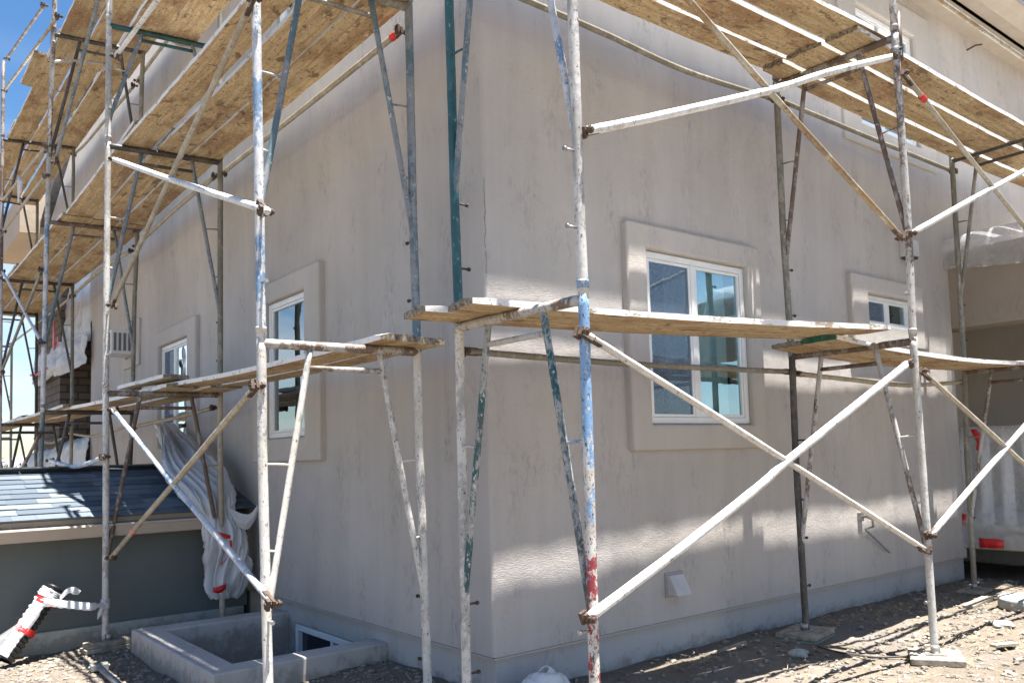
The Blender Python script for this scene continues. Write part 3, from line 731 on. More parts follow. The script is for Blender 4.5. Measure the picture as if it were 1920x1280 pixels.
def frame(label, ko, ki, z0, z1, mo, mi, mb, md, run, md2=None, pins=True, group='scaffold frames of the right wall', top=None, full=True, far_=False):
    o, i = PR[ko], PR[ki]; q0, q1 = o(z0), i(z0); base = (q0+q1)/2
    t = thing('frame_scaffold', label, 'scaffold', base, group)
    n = 8 if far_ else 14
    zt = top or z1+.03
    run = V(run)
    for pole, mt in ((o, mo), (i, mi)):
        m = MB(); m.tube([pole(z) for z in lin(z0, zt, .06 if not far_ else .3)], LR, n, .05)
        m.tube([pole(z1+.045), pole(z1+.075), pole(z1+.08)], [LR+.003]*3, n)          # coupling collar
        m.build('leg', P[mt], t)
    bo, bi = o(z1), i(z1)
    m = MB(); m.tube([bo, bi], .0235, n, .05, step=.06); m.build('top_beam', P[mb], t)
    dI, dO = bi.lerp(bo, .27), bi.lerp(bo, .71)
    if full:
        drop = min(1.33, (z1-z0)*.8)
        lowI, lowO = i(z1-drop), o(z1-drop)
        m = MB(); ai = dI+V((0,0,-.11))+(lowI-dI)*.085; ao = dO+V((0,0,-.11))+(lowO-dO)*.085
        dirs = []
        for top_, low, mt in ((dI, lowI, md), (dO, lowO, md2 or md)):
            k = MB(); pts = [top_, top_.lerp(low, .82), low+(top_-low).normalized()*.10+(low-top_).normalized()*.04, low+V((0,0,-.05))]
            k.tube(pts, .0165, n if far_ else 12, .05, step=.07); k.build('diagonal', P[mt], t)
        a_, c_ = dI.lerp(lowI, .085), dO.lerp(lowO, .085)
        m.tube([a_, c_], .014, n, .05, step=.08); m.build('lower_bar', P[mb], t)
        for pole, top_, low, mt in ((i, dI, lowI, mi), (o, dO, lowO, mo)):
            for f in (.45, .76):
                k = MB(); p = top_.lerp(low, f); q = pole(p.z+.008)
                k.tube([p, p.lerp(q,.5)+V((0,0,.003)), q], .0062, 8, .1); k.build('rung', P[mt], t)
    if pins:
        for pole, sg in ((o, -1), (i, 1)):
            for dz in (.30, .63):
                p = pole(z0+dz) ; k = MB(); d = run*sg
                k.tube([p+d*.015, p+d*.07], .0062, 8, .1); k.tube([p+d*.066, p+d*.078], .0105, 8); k.build('lock_pin', RUSTY if sg > 0 else STEEL, t)
    return t
RX, RY = (1,0,0), (0,1,0)
ZR = [.12, 2.04, 4.03]
gR, gL = 'scaffold frames along the right wall', 'scaffold frames along the left wall'
frame('scaffold frame with a blue, red and white leg right of the house corner, lower tier', 'R1o','R1i',.06,2.045,'corner','white','rustw','tealw',RX,'tealw',group=gR)
frame('scaffold frame with dark teal inner leg at the house corner, upper tier', 'R1o','R1i',2.045,4.03,'white','teal','rustw','greyt',RX,'bluew',group=gR,top=4.3)
frame('rusty white scaffold frame standing on two board pads, lower tier at mid right wall', 'R2o','R2i',.14,2.045,'cream','dark','rust','rustw',RX,'rustw',group=gR)
frame('rust brown scaffold frame carrying the high right deck joint, upper tier', 'R2o','R2i',2.045,4.03,'rustw','olive','rust','rust',RX,'rust',group=gR,top=None)
frame('weathered scaffold frame in front of the porch, lower tier at right edge', 'R3o','R3i',.1,2.045,'rustw','olive','rust','rustw',RX,group=gR)
frame('weathered olive scaffold frame below the right deck end, upper tier near porch', 'R3o','R3i',2.045,4.03,'rustw','olive','dark','olive',RX,group=gR)
frame('white crusted scaffold frame beside the window well, lower tier left of the corner', 'L1o','L1i',.03,1.985,'cream','cream','rustw','white',RY,'cream',group=gL)
frame('blue grey and white scaffold frame left of the corner, upper tier', 'L1o','L1i',1.985,3.975,'bluew','greyt','olive','greyt',RY,'greyt',group=gL,top=4.02)
frame('scaffold frame with a plastic bundle on its inner leg, lower tier by shed gutter', 'L2o','L2i',.09,1.985,'white','tan','rust','rust',RY,group=gL)
frame('dark beamed scaffold frame above the plastic bundle, second tier', 'L2o','L2i',1.985,4.0,'white','olive','dark','greyt',RY,group=gL)
frame('short dark green scaffold frame carrying the narrow platform, third tier', 'L2o','L2i',4.0,5.02,'white','olive','green','greyt',RY,group=gL,top=5.9)
frame('grey scaffold frame rising behind the shed ridge, lower tier', 'L3o','L3i',.0,2.0,'greyt','dark','dark','dark',RY,group=gL)
frame('blue and cream legged scaffold frame behind the shed, second tier', 'L3o','L3i',2.0,4.02,'bluew','olive','rust','greyt',RY,group=gL)
frame('rust and cream scaffold frame under the top deck behind the shed, third tier', 'L3o','L3i',4.02,6.02,'rustw','olive','dark','dark',RY,group=gL,top=6.9)
frame('dark scaffold frame before the brick pier, lower tier', 'L4o','L4i',-.4,2.02,'redw','tan','dark','dark',RY,group=gL,far_=True)
frame('red legged scaffold frame before the hanging plastic, second tier', 'L4o','L4i',2.02,4.04,'redw','olive','dark','dark',RY,group=gL,far_=True)
frame('rusty scaffold frame against the sky at left edge, third tier', 'L4o','L4i',4.04,6.1,'rust','olive','dark','dark',RY,group=gL,far_=True,top=7.3)
frame('distant dark scaffold frame past the brick pier, lower tier', 'L5o','L5i',-.8,2.03,'dark','rust','dark','dark',RY,group=gL,far_=True)
frame('distant dark scaffold frame against the pale sky, second tier', 'L5o','L5i',2.03,4.06,'dark','dark','dark','dark',RY,group=gL,far_=True)
frame('distant scaffold frame under the far end of the top deck, third tier', 'L5o','L5i',4.06,6.1,'dark','olive','dark','dark',RY,group=gL,far_=True)
frame('farthest pale scaffold frame at the left edge, lower tier', 'L6o','L6i',-1.1,2.03,'olive','tan','tan','olive',RY,group=gL,far_=True)
frame('farthest pale scaffold frame at the left edge, second tier', 'L6o','L6i',2.03,3.85,'olive','tan','tan','olive',RY,group=gL,far_=True)

def extra_clamp(ko, z, run, parent_label, mt):
    """a putlog clamp: short tube held beside the leg by a bolted collar"""
    p = PR[ko](z); t = thing('tube_clamp', parent_label, 'scaffold clamp', p)
    r = V(run); k = MB(); k.tube([p+r*.062+V((0,0,-.13)), p+r*.062+V((0,0,.2))], .017, 12, .05); k.build('side_tube', P[mt], t)
    k = MB(); k.tube([p+V((0,0,-.1)), p+V((0,0,-.06))], .032, 14); k.obox(p+r*.045+V((0,0,-.08)), r*.03, V((-r.y,r.x,0))*.014, V((0,0,.02))); k.build('collar', STEEL, t, bevel=.003)
    k = MB(); k.tube([p+V((-.01,-.05,-.08)), p+V((0,-.02,-.08))], .009, 6); k.build('bolt', RUSTY, t)
extra_clamp('R2o', 4.02, RX, 'rusty side clamp on the tall right upright at deck height', 'rust')
extra_clamp('L3o', 6.0, (0,1,0), 'rusty side clamp on the left upright under the top deck', 'rust')
# outer legs carried on above the deck as guard posts
def post(label, ko, z0, z1, mt):
    t = MB(); t.tube([PR[ko](z) for z in lin(z0, z1, .08)], LR-.001, 14, .05)
    tag(t.build('guard_post', P[mt], base=PR[ko](z0)), label, 'guard post', 'guard posts')
post('rust and white guard post above the right deck joint', 'R2o', 4.11, 5.2, 'rustw')

# tubes -------------------------------------------------------------
def brace(name, label, cat, pts, mt, group, sag=0, r=.0165, ends=True, clamp=RUSTY, tape=(), far_=False):
    a, c = V(pts[0]), V(pts[-1])
    if len(pts) == 2:
        q = []
        for k in range(13):
            t = k/12; q.append(a.lerp(c, t)+V((0,0,-sag*4*t*(1-t)+.011*noise.noise(V((t*2.6, a.x+a.z, c.y)))*math.sin(math.pi*t))))
    else:
        q = []; n = len(pts)-1; pp = [V(p) for p in pts]
        for k in range(8*n+1):
            x = k/8; i = min(int(x), n-1); f = x-i
            p0, p1, p2, p3 = pp[max(i-1,0)], pp[i], pp[i+1], pp[min(i+2,n)]
            q.append(.5*((2*p1)+(p2-p0)*f+(2*p0-5*p1+4*p2-p3)*f*f+(3*p1-p0-3*p2+p3)*f**3))
    base = (a+c)/2
    t = thing(name, label, cat, base, group)
    m = MB(); m.tube(q, r, 8 if far_ else 12, .06, step=None if far_ else .08); m.build('tube', P[mt], t)
    if ends:
        for p, nx in ((q[0], q[1]), (q[-1], q[-2])):
            d = (nx-p).normalized(); s = V((0,0,1)).cross(d); s = s.normalized() if s.length > .1 else V((1,0,0)); u = d.cross(s)
            k = MB(); k.obox(p+d*.03, d*.045, s*.008, u*.021); k.obox(p+d*.085, d*.028, s*.013, u*.017); k.tube([p-s*.042, p+s*.042], .011, 6); k.obox(p+s*.026, d*.018, s*.009, u*.026); k.tube([p-s*.02, p-s*.032], .019, 6); k.build('end_plate', clamp, t, bevel=.003)
    for f, mt_ in tape:
        i = min(int(f*(len(q)-1)), len(q)-2); p = q[i].lerp(q[i+1], f*(len(q)-1)-i); d = (q[i+1]-q[i]).normalized()
        k = MB(); k.tube([p-d*.028, p-d*.01, p+d*.012, p+d*.03], [r+.003, r+.005, r+.0035, r+.005], 12, .15); k.build('tape_wrap', mt_, t)
    return t
ya, yb, xa, xb = YA-.035, YB+.03, XA-.035, XB+.03
gB, gBL = 'cross braces on the right scaffold', 'cross braces on the left scaffold'
def ext(p, q, ax, v):   # carry the line p-q on to coordinate v
    return p+(q-p)*((v-p[ax])/(q[ax]-p[ax]))
C = 'cross brace'
brace('cross_brace','thin cream cross brace falling right from the blue leg below the low plank',C,[at(1092,622,1,ya),at(1735,1030,1,ya)],'cream',gB)
brace('cross_brace','thick white coated cross brace rising right across the lower bay',C,[at(1103,1158,1,ya),at(1290,1017,1,ya),at(1430,905,1,ya),at(1480,860,1,ya),at(1701,682,1,ya)],'wrap',gB,r=.0215)
brace('cross_brace','bowed white coated brace rising right to the high deck joint',C,[at(1099,246,1,ya),at(1240,217,1,ya),at(1450,168,1,ya),at(1560,134,1,ya),at(1672,107,1,ya)],'wrap',gB,r=.021)
p, q = at(1290,0,1,ya), at(1690,445,1,ya)
brace('cross_brace','rust streaked brace falling right below the high deck to the tall upright',C,[ext(p,q,0,-.36),q],'yel',gB)
p, q = at(1694,138,1,ya), at(1920,425,1,ya)
brace('cross_brace','grey brace with a red tape patch falling right in the upper right bay',C,[p,ext(p,q,0,5.1)],'tan',gB,tape=((.09,REDT),))
p, q = at(1708,438,1,ya), at(1920,320,1,ya)
brace('cross_brace','white coated brace rising right in front of the porch beam',C,[p,ext(p,q,0,5.1)],'wrap',gB,r=.0195)
p, q = at(1728,695,1,ya), at(1920,868,1,ya)
brace('cross_brace','cream brace falling right in front of the wrapped porch rail',C,[p,ext(p,q,0,5.1)],'tan',gB)
p, q = at(1745,1003,1,ya), at(1920,800,1,ya)
brace('cross_brace','white coated brace rising right in front of the wrapped porch rail',C,[p,ext(p,q,0,5.1)],'wrap',gB,r=.0195)
p, q = at(1760,0,1,ya), at(1920,110,1,ya)
brace('guard_rail','rust speckled guard rail tube above the right deck below the eave','guard rail',[ext(p,q,0,2.2),ext(p,q,0,6.6)],'yel','guard rails',r=.0175)
gI, gIL = 'ledger tubes on the right inner legs', 'ledger tubes on the left inner legs'
LG = 'ledger tube'
brace('ledger_tube','grey ledger tube crossing behind the low plank at the big window',LG,[at(872,658,1,yb),at(1180,682,1,yb),at(1483,697,1,yb)],'olive',gI,r=.018)
brace('ledger_tube','sagging cream ledger tube below the small window',LG,[at(1492,700,1,yb),at(1590,711,1,yb),at(1700,722,1,yb),at(1806,716,1,yb)],'tan',gI,r=.018)
p = at(985,0,1,yb)
brace('ledger_tube','sagging olive ledger tube high on the right wall left of the upright',LG,[ext(p,at(1130,62,1,yb),0,-.38),p,at(1130,62,1,yb),at(1290,135,1,yb),at(1455,187,1,yb)],'olive',gI,r=.018)
brace('ledger_tube','olive ledger tube passing in front of the upper window sill',LG,[at(1462,188,1,yb),at(1640,262,1,yb),at(1788,322,1,yb)],'olive',gI,r=.018)
brace('ledger_tube','tan ledger tube with a red spot high on the left wall next to the corner',LG,[at(752,58,0,xb),at(600,180,0,xb),at(417,325,0,xb)],'tan',gIL,r=.018,tape=((.06,REDT),))
brace('ledger_tube','tan ledger tube rising behind the second left upright',LG,[at(405,330,0,xb),at(330,392,0,xb),at(255,462,0,xb)],'tan',gIL,r=.018)
brace('ledger_tube','pale ledger tube descending toward the hanging plastic',LG,[at(247,470,0,xb),at(195,502,0,xb),at(137,553,0,xb)],'tan',gIL,r=.02)
brace('ledger_tube','dull ledger tube against the pale sky past the porch',LG,[at(135,556,0,xb),at(70,607,0,xb),at(20,645,0,xb)],'tan',gIL,r=.018,far_=True)
brace('ledger_tube','low cream ledger tube crossing the second left window',LG,[at(402,764,0,xb),at(330,783,0,xb),at(250,800,0,xb)],'tan',gIL,r=.018)
brace('ledger_tube','sagging low cream ledger tube before the brick pier',LG,[at(240,797,0,xb),at(178,817,0,xb),at(130,812,0,xb)],'tan',gIL,r=.018)
brace('ledger_tube','low grey ledger tube past the brick pier',LG,[at(128,815,0,xb),at(96,830,0,xb),at(68,822,0,xb)],'olive',gIL,r=.018,far_=True)
brace('ledger_tube','tan ledger tube high up below the short green frame',LG,[at(413,-35,0,xb),at(320,68,0,xb),at(257,152,0,xb)],'tan',gIL,r=.018)
brace('ledger_tube','tan red tipped ledger tube under the top left deck',LG,[at(252,160,0,xb),at(195,228,0,xb),at(160,270,0,xb),at(138,290,0,xb)],'tan',gIL,r=.018)
brace('cross_brace','blue white cross brace falling right past the shed to the window well',C,[at(212,768,0,xa),at(512,1132,0,xa)],'bluew',gBL)
brace('cross_brace','tan cross brace with pink tape falling left across the shed gutter',C,[at(482,722,0,xa),at(208,1045,0,xa)],'tan',gBL,tape=((.78,plain('pink_tape', (.62,.22,.2), .5)),))
brace('cross_brace','bowed white coated brace below the left deck',C,[at(214,299,0,xa),at(330,340,0,xa),at(480,388,0,xa),at(498,396,0,xa)],'wrap',gBL,r=.0195)
brace('cross_brace','tan cross brace rising right below the left deck to the blue upright',C,[at(476,-4,0,xa),at(210,572,0,xa)],'tan',gBL)
p, q = at(217,106,0,xa), at(297,0,0,xa)
brace('cross_brace','pale cross brace rising right above the left deck',C,[p,ext(p,q,1,.3)],'wrap',gBL)
p, q = at(103,305,0,xa), at(184,0,0,xa)
brace('cross_brace','greenish grey brace rising to the top deck behind the white upright',C,[p,ext(p,q,1,3.5)],'greyt',gBL)
p, q = at(13,110,0,xa), at(90,0,0,xa)
brace('cross_brace','upper rusty brace against the blue sky at top left',C,[p,ext(p,q,1,6.5)],'rust',gBL)
p, q = at(8,170,0,xa), at(110,30,0,xa)
brace('cross_brace','lower rusty brace against the blue sky at top left',C,[p,q],'yel',gBL)
brace('cross_brace','pale brace with a knotted rag below the top left deck',C,[at(88,272,0,xa),at(4,377,0,xa)],'tan',gBL)
brace('cross_brace','tan brace below the top left deck without a rag',C,[at(86,328,0,xa),at(6,433,0,xa)],'tan',gBL)
brace('cross_brace','white brace falling right at the far left against the sky',C,[at(4,508,0,xa),at(78,642,0,xa)],'wrap',gBL)
brace('cross_brace','grey brace falling left at the far left against the sky',C,[at(79,505,0,xa),at(3,697,0,xa)],'olive',gBL)
brace('cross_brace','sagging pale brace just above the shed ridge',C,[at(94,863,0,xa),at(134,874,0,xa),at(160,870,0,xa),at(196,856,0,xa)],'bluew',gBL,r=.0195)
brace('cross_brace','rusty brown brace falling left just above the shed ridge',C,[at(75,812,0,xa),at(38,886,0,xa)],'rust',gBL)
brace('putlog_bar','white bar tied across below the top left deck','scaffold bar',[at(103,116,0,XA-.02),at(140,114,0,-1.0),at(196,119,0,-.62)],'wrap','scaffold bars',r=.014,ends=False)
brace('putlog_bar','lime green painted bar under a plank end at top left','scaffold bar',[PR['L3o'](6.62)+V((.01,-.03,0)),PR['L3o'](6.6)+V((.45,-.03,-.02))],'lime','scaffold bars',r=.02,ends=False)
rg = MB(); rg.tube([at(36,333,0,xa-.01),at(38,342,0,xa-.02),at(36,360,0,xa-.02),at(34,378,0,xa-.02)], [.02,.03,.018,.008], 8, .5, step=.02)
tag(rg.build('rag', PLASTIC, base=at(36,340,0,xa)), 'white rag knotted round a brace below the top left deck', 'rag')

# planks ------------------------------------------------------------
def plank(label, p0, p1, w, group, th=.042, sag=.012, lift=0, tilt=0, ragged=.035, endm=None):
    """p0,p1: ends of the underside's centre line"""
    p0, p1 = V(p0), V(p1); d = p1-p0; Ln = d.length; ex = d.normalized(); ey = V((0,0,1)).cross(ex).normalized(); ez = ex.cross(ey)
    nu, nw = max(6, int(Ln/.09)), 5
    m = MB(); sd = random.random()*50
    def pt(i, j, top):
        t = i/nu; x = t*Ln; v = (j/nw-.5)*w
        e = noise.noise(V((x*3, j*2.0, sd)))*.004
        if j in (0, nw): v += noise.noise(V((x*5, sd, j)))*.005+noise.noise(V((x*17, sd, j)))*.004
        if i in (0, nu): x += (noise.noise(V((j*.9, sd, i)))*1.2)*ragged
        z = -sag*4*t*(1-t)+e*.6
        if top: z += th+noise.noise(V((x*7, v*20, sd)))*.003-( .008 if j in (0, nw) else 0)-(.006 if i in (0, nu) else 0)
        else: z += (.003 if j in (0, nw) else 0)
        return V((x, v, z+tilt*v))
    B = [[pt(i,j,False) for j in range(nw+1)] for i in range(nu+1)]; T_ = [[pt(i,j,True) for j in range(nw+1)] for i in range(nu+1)]
    b0 = m.verts([p for r in B for p in r]); t0 = m.verts([p for r in T_ for p in r]); k = nw+1
    for i in range(nu):
        for j in range(nw):
            m.face((b0+i*k+j, b0+i*k+j+1, b0+(i+1)*k+j+1, b0+(i+1)*k+j), 0)
            m.face((t0+i*k+j, t0+(i+1)*k+j, t0+(i+1)*k+j+1, t0+i*k+j+1), 1)
        m.face((b0+i*k, b0+(i+1)*k, t0+(i+1)*k, t0+i*k), 1); m.face((b0+i*k+nw, t0+i*k+nw, t0+(i+1)*k+nw, b0+(i+1)*k+nw), 1)
    for i in (0, nu):
        for j in range(nw): m.face((b0+i*k+j, b0+i*k+j+1, t0+i*k+j+1, t0+i*k+j), 2)
    o = m.build('scaffold_plank', [WOOD, CRUST, endm or ENDG])
    Mx = Matrix((ex, ey, ez)).transposed().to_4x4(); Mx.translation = p0+V((0,0,lift)); o.matrix_world = Mx
    return tag(o, label, 'plank', group)
g1 = 'scaffold planks'
B1 = 2.045+.024
plank('plaster crusted plank under the big window, outer of the pair', (-.63,-.672,B1), (2.30,-1.03,B1+.05), .25, g1, sag=.02)
plank('plaster crusted plank under the big window, inner of the pair next to the wall', (-.70,-.40,B1), (2.24,-.765,B1+.048), .25, g1, sag=.016)
plank('green ended plank starting at the mid right upright, outer of the pair', (2.03,-.80,B1), (5.35,-.72,B1), .25, g1, sag=.045, endm=plain('green_end_paint', (.015,.11,.075), .6, var=.5, vscale=25))
plank('brown ended plank starting at the mid right upright, inner of the pair', (2.08,-.53,B1), (5.35,-.45,B1), .25, g1, sag=.04)
B2 = 4.03+.024
for (y0,y1,w,nm) in ((-.472,-.456,.19,'nearest the wall'),(-.72,-.702,.242,'second from the wall'),(-1.005,-.995,.25,'on the outer edge')):
    plank('underside of the high right deck before its joint, plank %s' % nm, (-.7,y0,B2), (2.62,y1,B2+.052), w, g1, sag=.02)
for (y0,y1,w,nm) in ((-.470,-.456,.165,'nearest the wall'),(-.722,-.708,.262,'in the middle'),(-1.0,-.985,.225,'on the outer edge')):
    plank('underside of the high right deck past its joint, plank %s' % nm, (2.17,y0,B2), (7.4,y1,B2), w, g1, sag=.025)
A1 = 1.985+.024
plank('low left plank pair between corner and shed, outer plank', (-.53,.03,A1+.005), (-.70,4.0,A1+.045), .215, g1, sag=.03)
plank('low left plank pair between corner and shed, inner plank with ragged dark end', (-.325,.07,A1+.005), (-.38,3.9,A1+.045), .185, g1, sag=.025)
plank('short grey board lying on the low left planks by the second window', (-.76,3.15,A1+.075), (-.80,4.45,A1+.085), .2, g1, sag=0)
plank('low left plank past the shed, outer plank', (-.72,3.1,A1), (-.86,6.9,A1+.03), .26, g1, sag=.02)
plank('low left plank past the shed, inner plank', (-.42,3.0,A1), (-.5,6.9,A1+.03), .26, g1, sag=.02)
A2 = 3.985+.024
for (xx0,xx1,w,nm) in ((-.965,-.985,.215,'on the outer edge'),(-.69,-.71,.235,'in the middle'),(-.445,-.455,.235,'nearest the wall')):
    plank('underside of the left deck next to the corner, plank %s' % nm, (xx0,-.1,A2), (xx1,3.72,A2+.02), w, g1, sag=.02)
for (xx0,xx1,w,nm) in ((-.965,-.935,.25,'on the outer edge'),(-.69,-.68,.25,'in the middle'),(-.43,-.41,.24,'nearest the wall')):
    plank('underside of the second left deck bay, plank %s' % nm, (xx0,3.15,A2+.07), (xx1,6.75,A2+.05), w, g1, sag=.02)
for (xx0,w,nm) in ((-.97,.26,'on the outer edge'),(-.69,.26,'in the middle'),(-.41,.26,'nearest the wall')):
    plank('underside of the third left deck bay, plank %s' % nm, (xx0,6.0,A2+.03), (xx0,10.2,A2+.07), w, g1)
    plank('underside of the farthest second tier deck bay, plank %s' % nm, (xx0,9.2,A2+.12), (xx0+.01,13.4,A2+.09), w, g1)
A3 = 6.02+.024
for (xx0,w,nm) in ((-1.0,.26,'on the outer edge'),(-.72,.26,'in the middle'),(-.42,.28,'nearest the wall')):
    plank('underside of the top left deck above the short green frame, plank %s' % nm, (xx0-.02,3.2,A3), (xx0,6.85,A3), w, g1)
    plank('underside of the top deck behind the left uprights, plank %s' % nm, (xx0,6.15,A3+.045), (xx0,10.1,A3+.08), w, g1)
    plank('underside of the farthest top deck bay, plank %s' % nm, (xx0,9.4,A3+.125), (xx0,13.4,A3+.09), w, g1)
plank('plank end poking out past the top left deck against the sky', (-1.16,6.9,A3+.06), (-1.16,7.9,A3+.06), .2, g1)
plank('loose plank lying on the top left deck beside the lime bar', (-1.03,4.6,A3+.09), (-1.0,5.5,A3+.09), .2, g1)
plank('narrow plank on the short green frame, outer plank', (-.905,3.62,5.045), (-.9,.1,5.045), .26, g1)
plank('narrow plank on the short green frame, inner plank', (-.645,3.6,5.045), (-.64,.1,5.045), .25, g1)
plank('low far left plank before the brick pier, outer plank', (-.9,6.2,A1+.035), (-.9,10.1,A1+.06), .26, g1)
plank('low far left plank before the brick pier, inner plank', (-.6,6.2,A1+.035), (-.6,10.1,A1+.06), .26, g1)
plank('farthest low left plank against the sky', (-.85,9.3,A1+.09), (-.85,13.3,A1+.06), .28, g1)

# pads -------------------------------------------------------------
def pad(label, c, sx, sy, h, rot, mat, mat2=None):
    t = thing('base_pad', label, 'base pad', c, 'base pads'); c = V(c)
    ax = V((math.cos(rot), math.sin(rot), 0)); ay = V((-math.sin(rot), math.cos(rot), 0))
    k = MB(); k.obox(c+V((0,0,h/2)), ax*sx/2, ay*sy/2, V((0,0,h/2))); k.build('board', mat, t, bevel=.006)
    if mat2:
        k = MB(); k.obox(c+ax*.012+V((0,0,h*1.5+.001)), ax*(sx/2-.004), ay*(sy/2-.008), V((0,0,h/2))); k.build('upper_board', mat2, t, bevel=.006)
    hh = h*(2 if mat2 else 1)
    k = MB(); k.obox(c+V((0,0,hh+.004)), ax*.06, ay*.06, V((0,0,.0035))); k.tube([c+V((0,0,hh+.007)), c+V((0,0,hh+.05))], .027, 12); k.build('base_plate', STEEL, t)
p = PR['R2i'](.14); pad('stacked green and grey board pad under the inner upright', (p.x-.02,p.y,.075), .36, .3, .034, .2, GREENPAD, GREYPAD)
p = PR['R2o'](.13); pad('pale square board pad under the outer right upright', (p.x-.03,p.y-.02,.09), .3, .3, .04, .55, GREYPAD)
p = PR['R3i'](.1); pad('thin board pad under the upright by the porch', (p.x,p.y,.08), .3, .22, .025, .1, GREYPAD)
p = PR['L2o'](.06); pad('stacked wooden board pad beside the shed foundation', (p.x+.02,p.y-.02,.02), .36, .16, .035, .1, GREYPAD, GREYPAD)
p = PR['R1o'](.06); pad('board pad under the blue and red outer leg', (p.x,p.y,.07), .28, .25, .035, .3, GREYPAD)
p = PR['L1o'](.03); pad('board pad beside the window well under the white leg', (p.x,p.y,.03), .28, .25, .03, .0, GREYPAD)

# ------------------------------------------------------------------ small things
# wrapped corrugated pipe with its tie
pp = thing('drain_pipe', 'black corrugated pipe wrapped in white plastic and red tape leaning on the shed wall', 'drain pipe', (-1.75,3.42,.05))
a, c = at(8,1238,1,3.34), at(103,1100,1,3.50); ax_ = (c-a).normalized()
k = MB(); n = 64; pts = [a.lerp(c, i/n) for i in range(n+1)]
k.tube(pts, [.058+.006*(1 if (i//2) % 2 else -1) for i in range(n+1)], 18, caps=False); k.tube([c-ax_*.06, c-ax_*.001], .05, 16); k.build('pipe', BLACKP, pp)
def collar(t0, t1, r, name, mat, amp=.006):
    m = MB(); nn = 14
    rows = []
    for i in range(nn+1):
        q = a.lerp(c, t0+(t1-t0)*i/nn); s = V((0,1,0)); u = ax_.cross(s).normalized()
        rows.append([q+(s*math.cos(w)+u*math.sin(w))*(r+amp*noise.noise(V((i*.7, math.cos(w)*2, math.sin(w)*2)))) for w in [6.2832*j/24 for j in range(25)]])
    m.grid(rows); m.build(name, mat, pp, solid=.003)
collar(.84, .955, .075, 'plastic_wrap', PLASTIC, .016); collar(.76, .84, .07, 'red_tape', REDT); collar(.36, .44, .072, 'red_tape', REDT); 
m = MB(); rows = []
for i in range(41):
    q = a.lerp(c, .05+.75*i/40); s = V((0,-1,0)); u = V((-1,0,.5)).normalized(); u = (u-ax_*u.dot(ax_)).normalized()
    rows.append([q+(s*math.cos(w)+u*math.sin(w))*(.069+.012*noise.noise(V((i*.35, w*1.5, 3)))+.005*math.sin(i*1.9+w)) for w in [.1+.16*j for j in range(16)]])
m.grid(rows); m.build('plastic_wrap', PLASTIC, pp, solid=.003)
rows = [[at(88,1128,1,3.40), at(60,1150,1,3.38), at(30,1170,1,3.36), at(-15,1200,1,3.34)], [at(78,1140,1,3.36), at(55,1168,1,3.34), at(25,1192,1,3.33), at(-15,1225,1,3.32)], [at(72,1152,1,3.34), at(45,1190,1,3.32), at(20,1215,1,3.31), at(-15,1245,1,3.30)]]
m = MB(); m.grid(crumple(rows, 30, 40, .015, 7, 31)); m.build('loose_sheet', CLEARP, pp, solid=.003)
rows = [[at(112,1118,1,3.40), at(125,1104,1,3.38), at(140,1100,1,3.38), at(152,1107,1,3.38)], [at(114,1126,1,3.40), at(128,1112,1,3.36), at(138,1114,1,3.37), at(146,1114,1,3.38)]]
m = MB(); m.grid(crumple(rows, 14, 24, .014, 9, 33)); m.build('loose_sheet', PLASTIC, pp, solid=.003)
tz = PR['L2o'](.36)
m = MB(); pts = [at(82,1128,1,3.36), at(110,1131,1,3.34), at(140,1134,1,3.33), at(170,1137,1,3.32), V((tz.x-.02,tz.y-.03,tz.z))]
rows = []
for i in range(33):
    t = i/32*4; j = min(int(t), 3); q = pts[j].lerp(pts[j+1], t-j); h = .028+.006*noise.noise(V((i*.4,0,0))) if i < 28 else .016
    rows.append([q+V((0, .012*math.sin(w+i*.1), h*math.cos(w)+.006*noise.noise(V((i*.5,w,2))))) for w in [6.2832*j2/10 for j2 in range(11)]])
m.grid(rows); m.build('tie_strip', PLASTIC, pp)
m = MB(); m.tube([tz+V((0,0,.04)), tz+V((0,0,0)), tz+V((0,0,-.035))], [.03,.033,.03], 14, .3, step=.012); m.tube([tz+V((-.02,-.03,-.0)), tz+V((-.045,-.04,-.06)), tz+V((-.06,-.04,-.1))], [.012,.018,.004], 8, .3); m.build('knot', PLASTIC, pp)

# AC unit, vents, spigot
ac = thing('air_conditioner', 'white box air conditioner poking through the left wall beyond the windows', 'air conditioner', (-.1,7.9,2.95))
b = MB(); b.box((-.30,7.5,2.80),(-.0,7.95,3.10)); b.build('housing', WHITEAC, ac, bevel=.012)
b = MB()
for i in range(8): b.box((-.305,7.54+i*.05,2.84),(-.301,7.57+i*.05,3.06))
for i in range(4): b.box((-.27+i*.055,7.494,2.84),(-.24+i*.055,7.499,3.06))
b.build('grille', GRILLE, ac)
b = MB(); b.ring(ML, 7.48, 7.97, 2.78, 3.12, 7.32, 8.1, 2.66, 3.24, 0, .03); b.build('surround', TRIM, ac, bevel=.006)
dv = thing('dryer_vent', 'small grey hooded vent low on the right wall', 'vent hood', (1.45,0,.53))
b = MB(); b.hexa([(1.385,-.10,.475),(1.525,-.10,.475),(1.525,.0,.475),(1.385,.0,.475),(1.385,-.03,.60),(1.525,-.03,.60),(1.525,.0,.60),(1.385,.0,.60)]); b.build('hood', plain('vent_paint', (.5,.48,.47), .5, var=.1), dv, bevel=.004)
b = MB(); b.box((1.37,-.012,.46),(1.54,-.0,.615)); b.build('flange', plain('vent_flange', (.34,.31,.3), .6), dv, bevel=.003)
vh = thing('wall_vent', 'small box vent beside the tall right upright above the small window', 'vent hood', at(1693,468,1,0))
q = at(1693,468,1,0); b = MB(); b.box((q.x-.07,-.11,q.z-.08),(q.x+.09,0,q.z+.07)); b.build('hood', bpy.data.materials['vent_paint'], vh, bevel=.006)
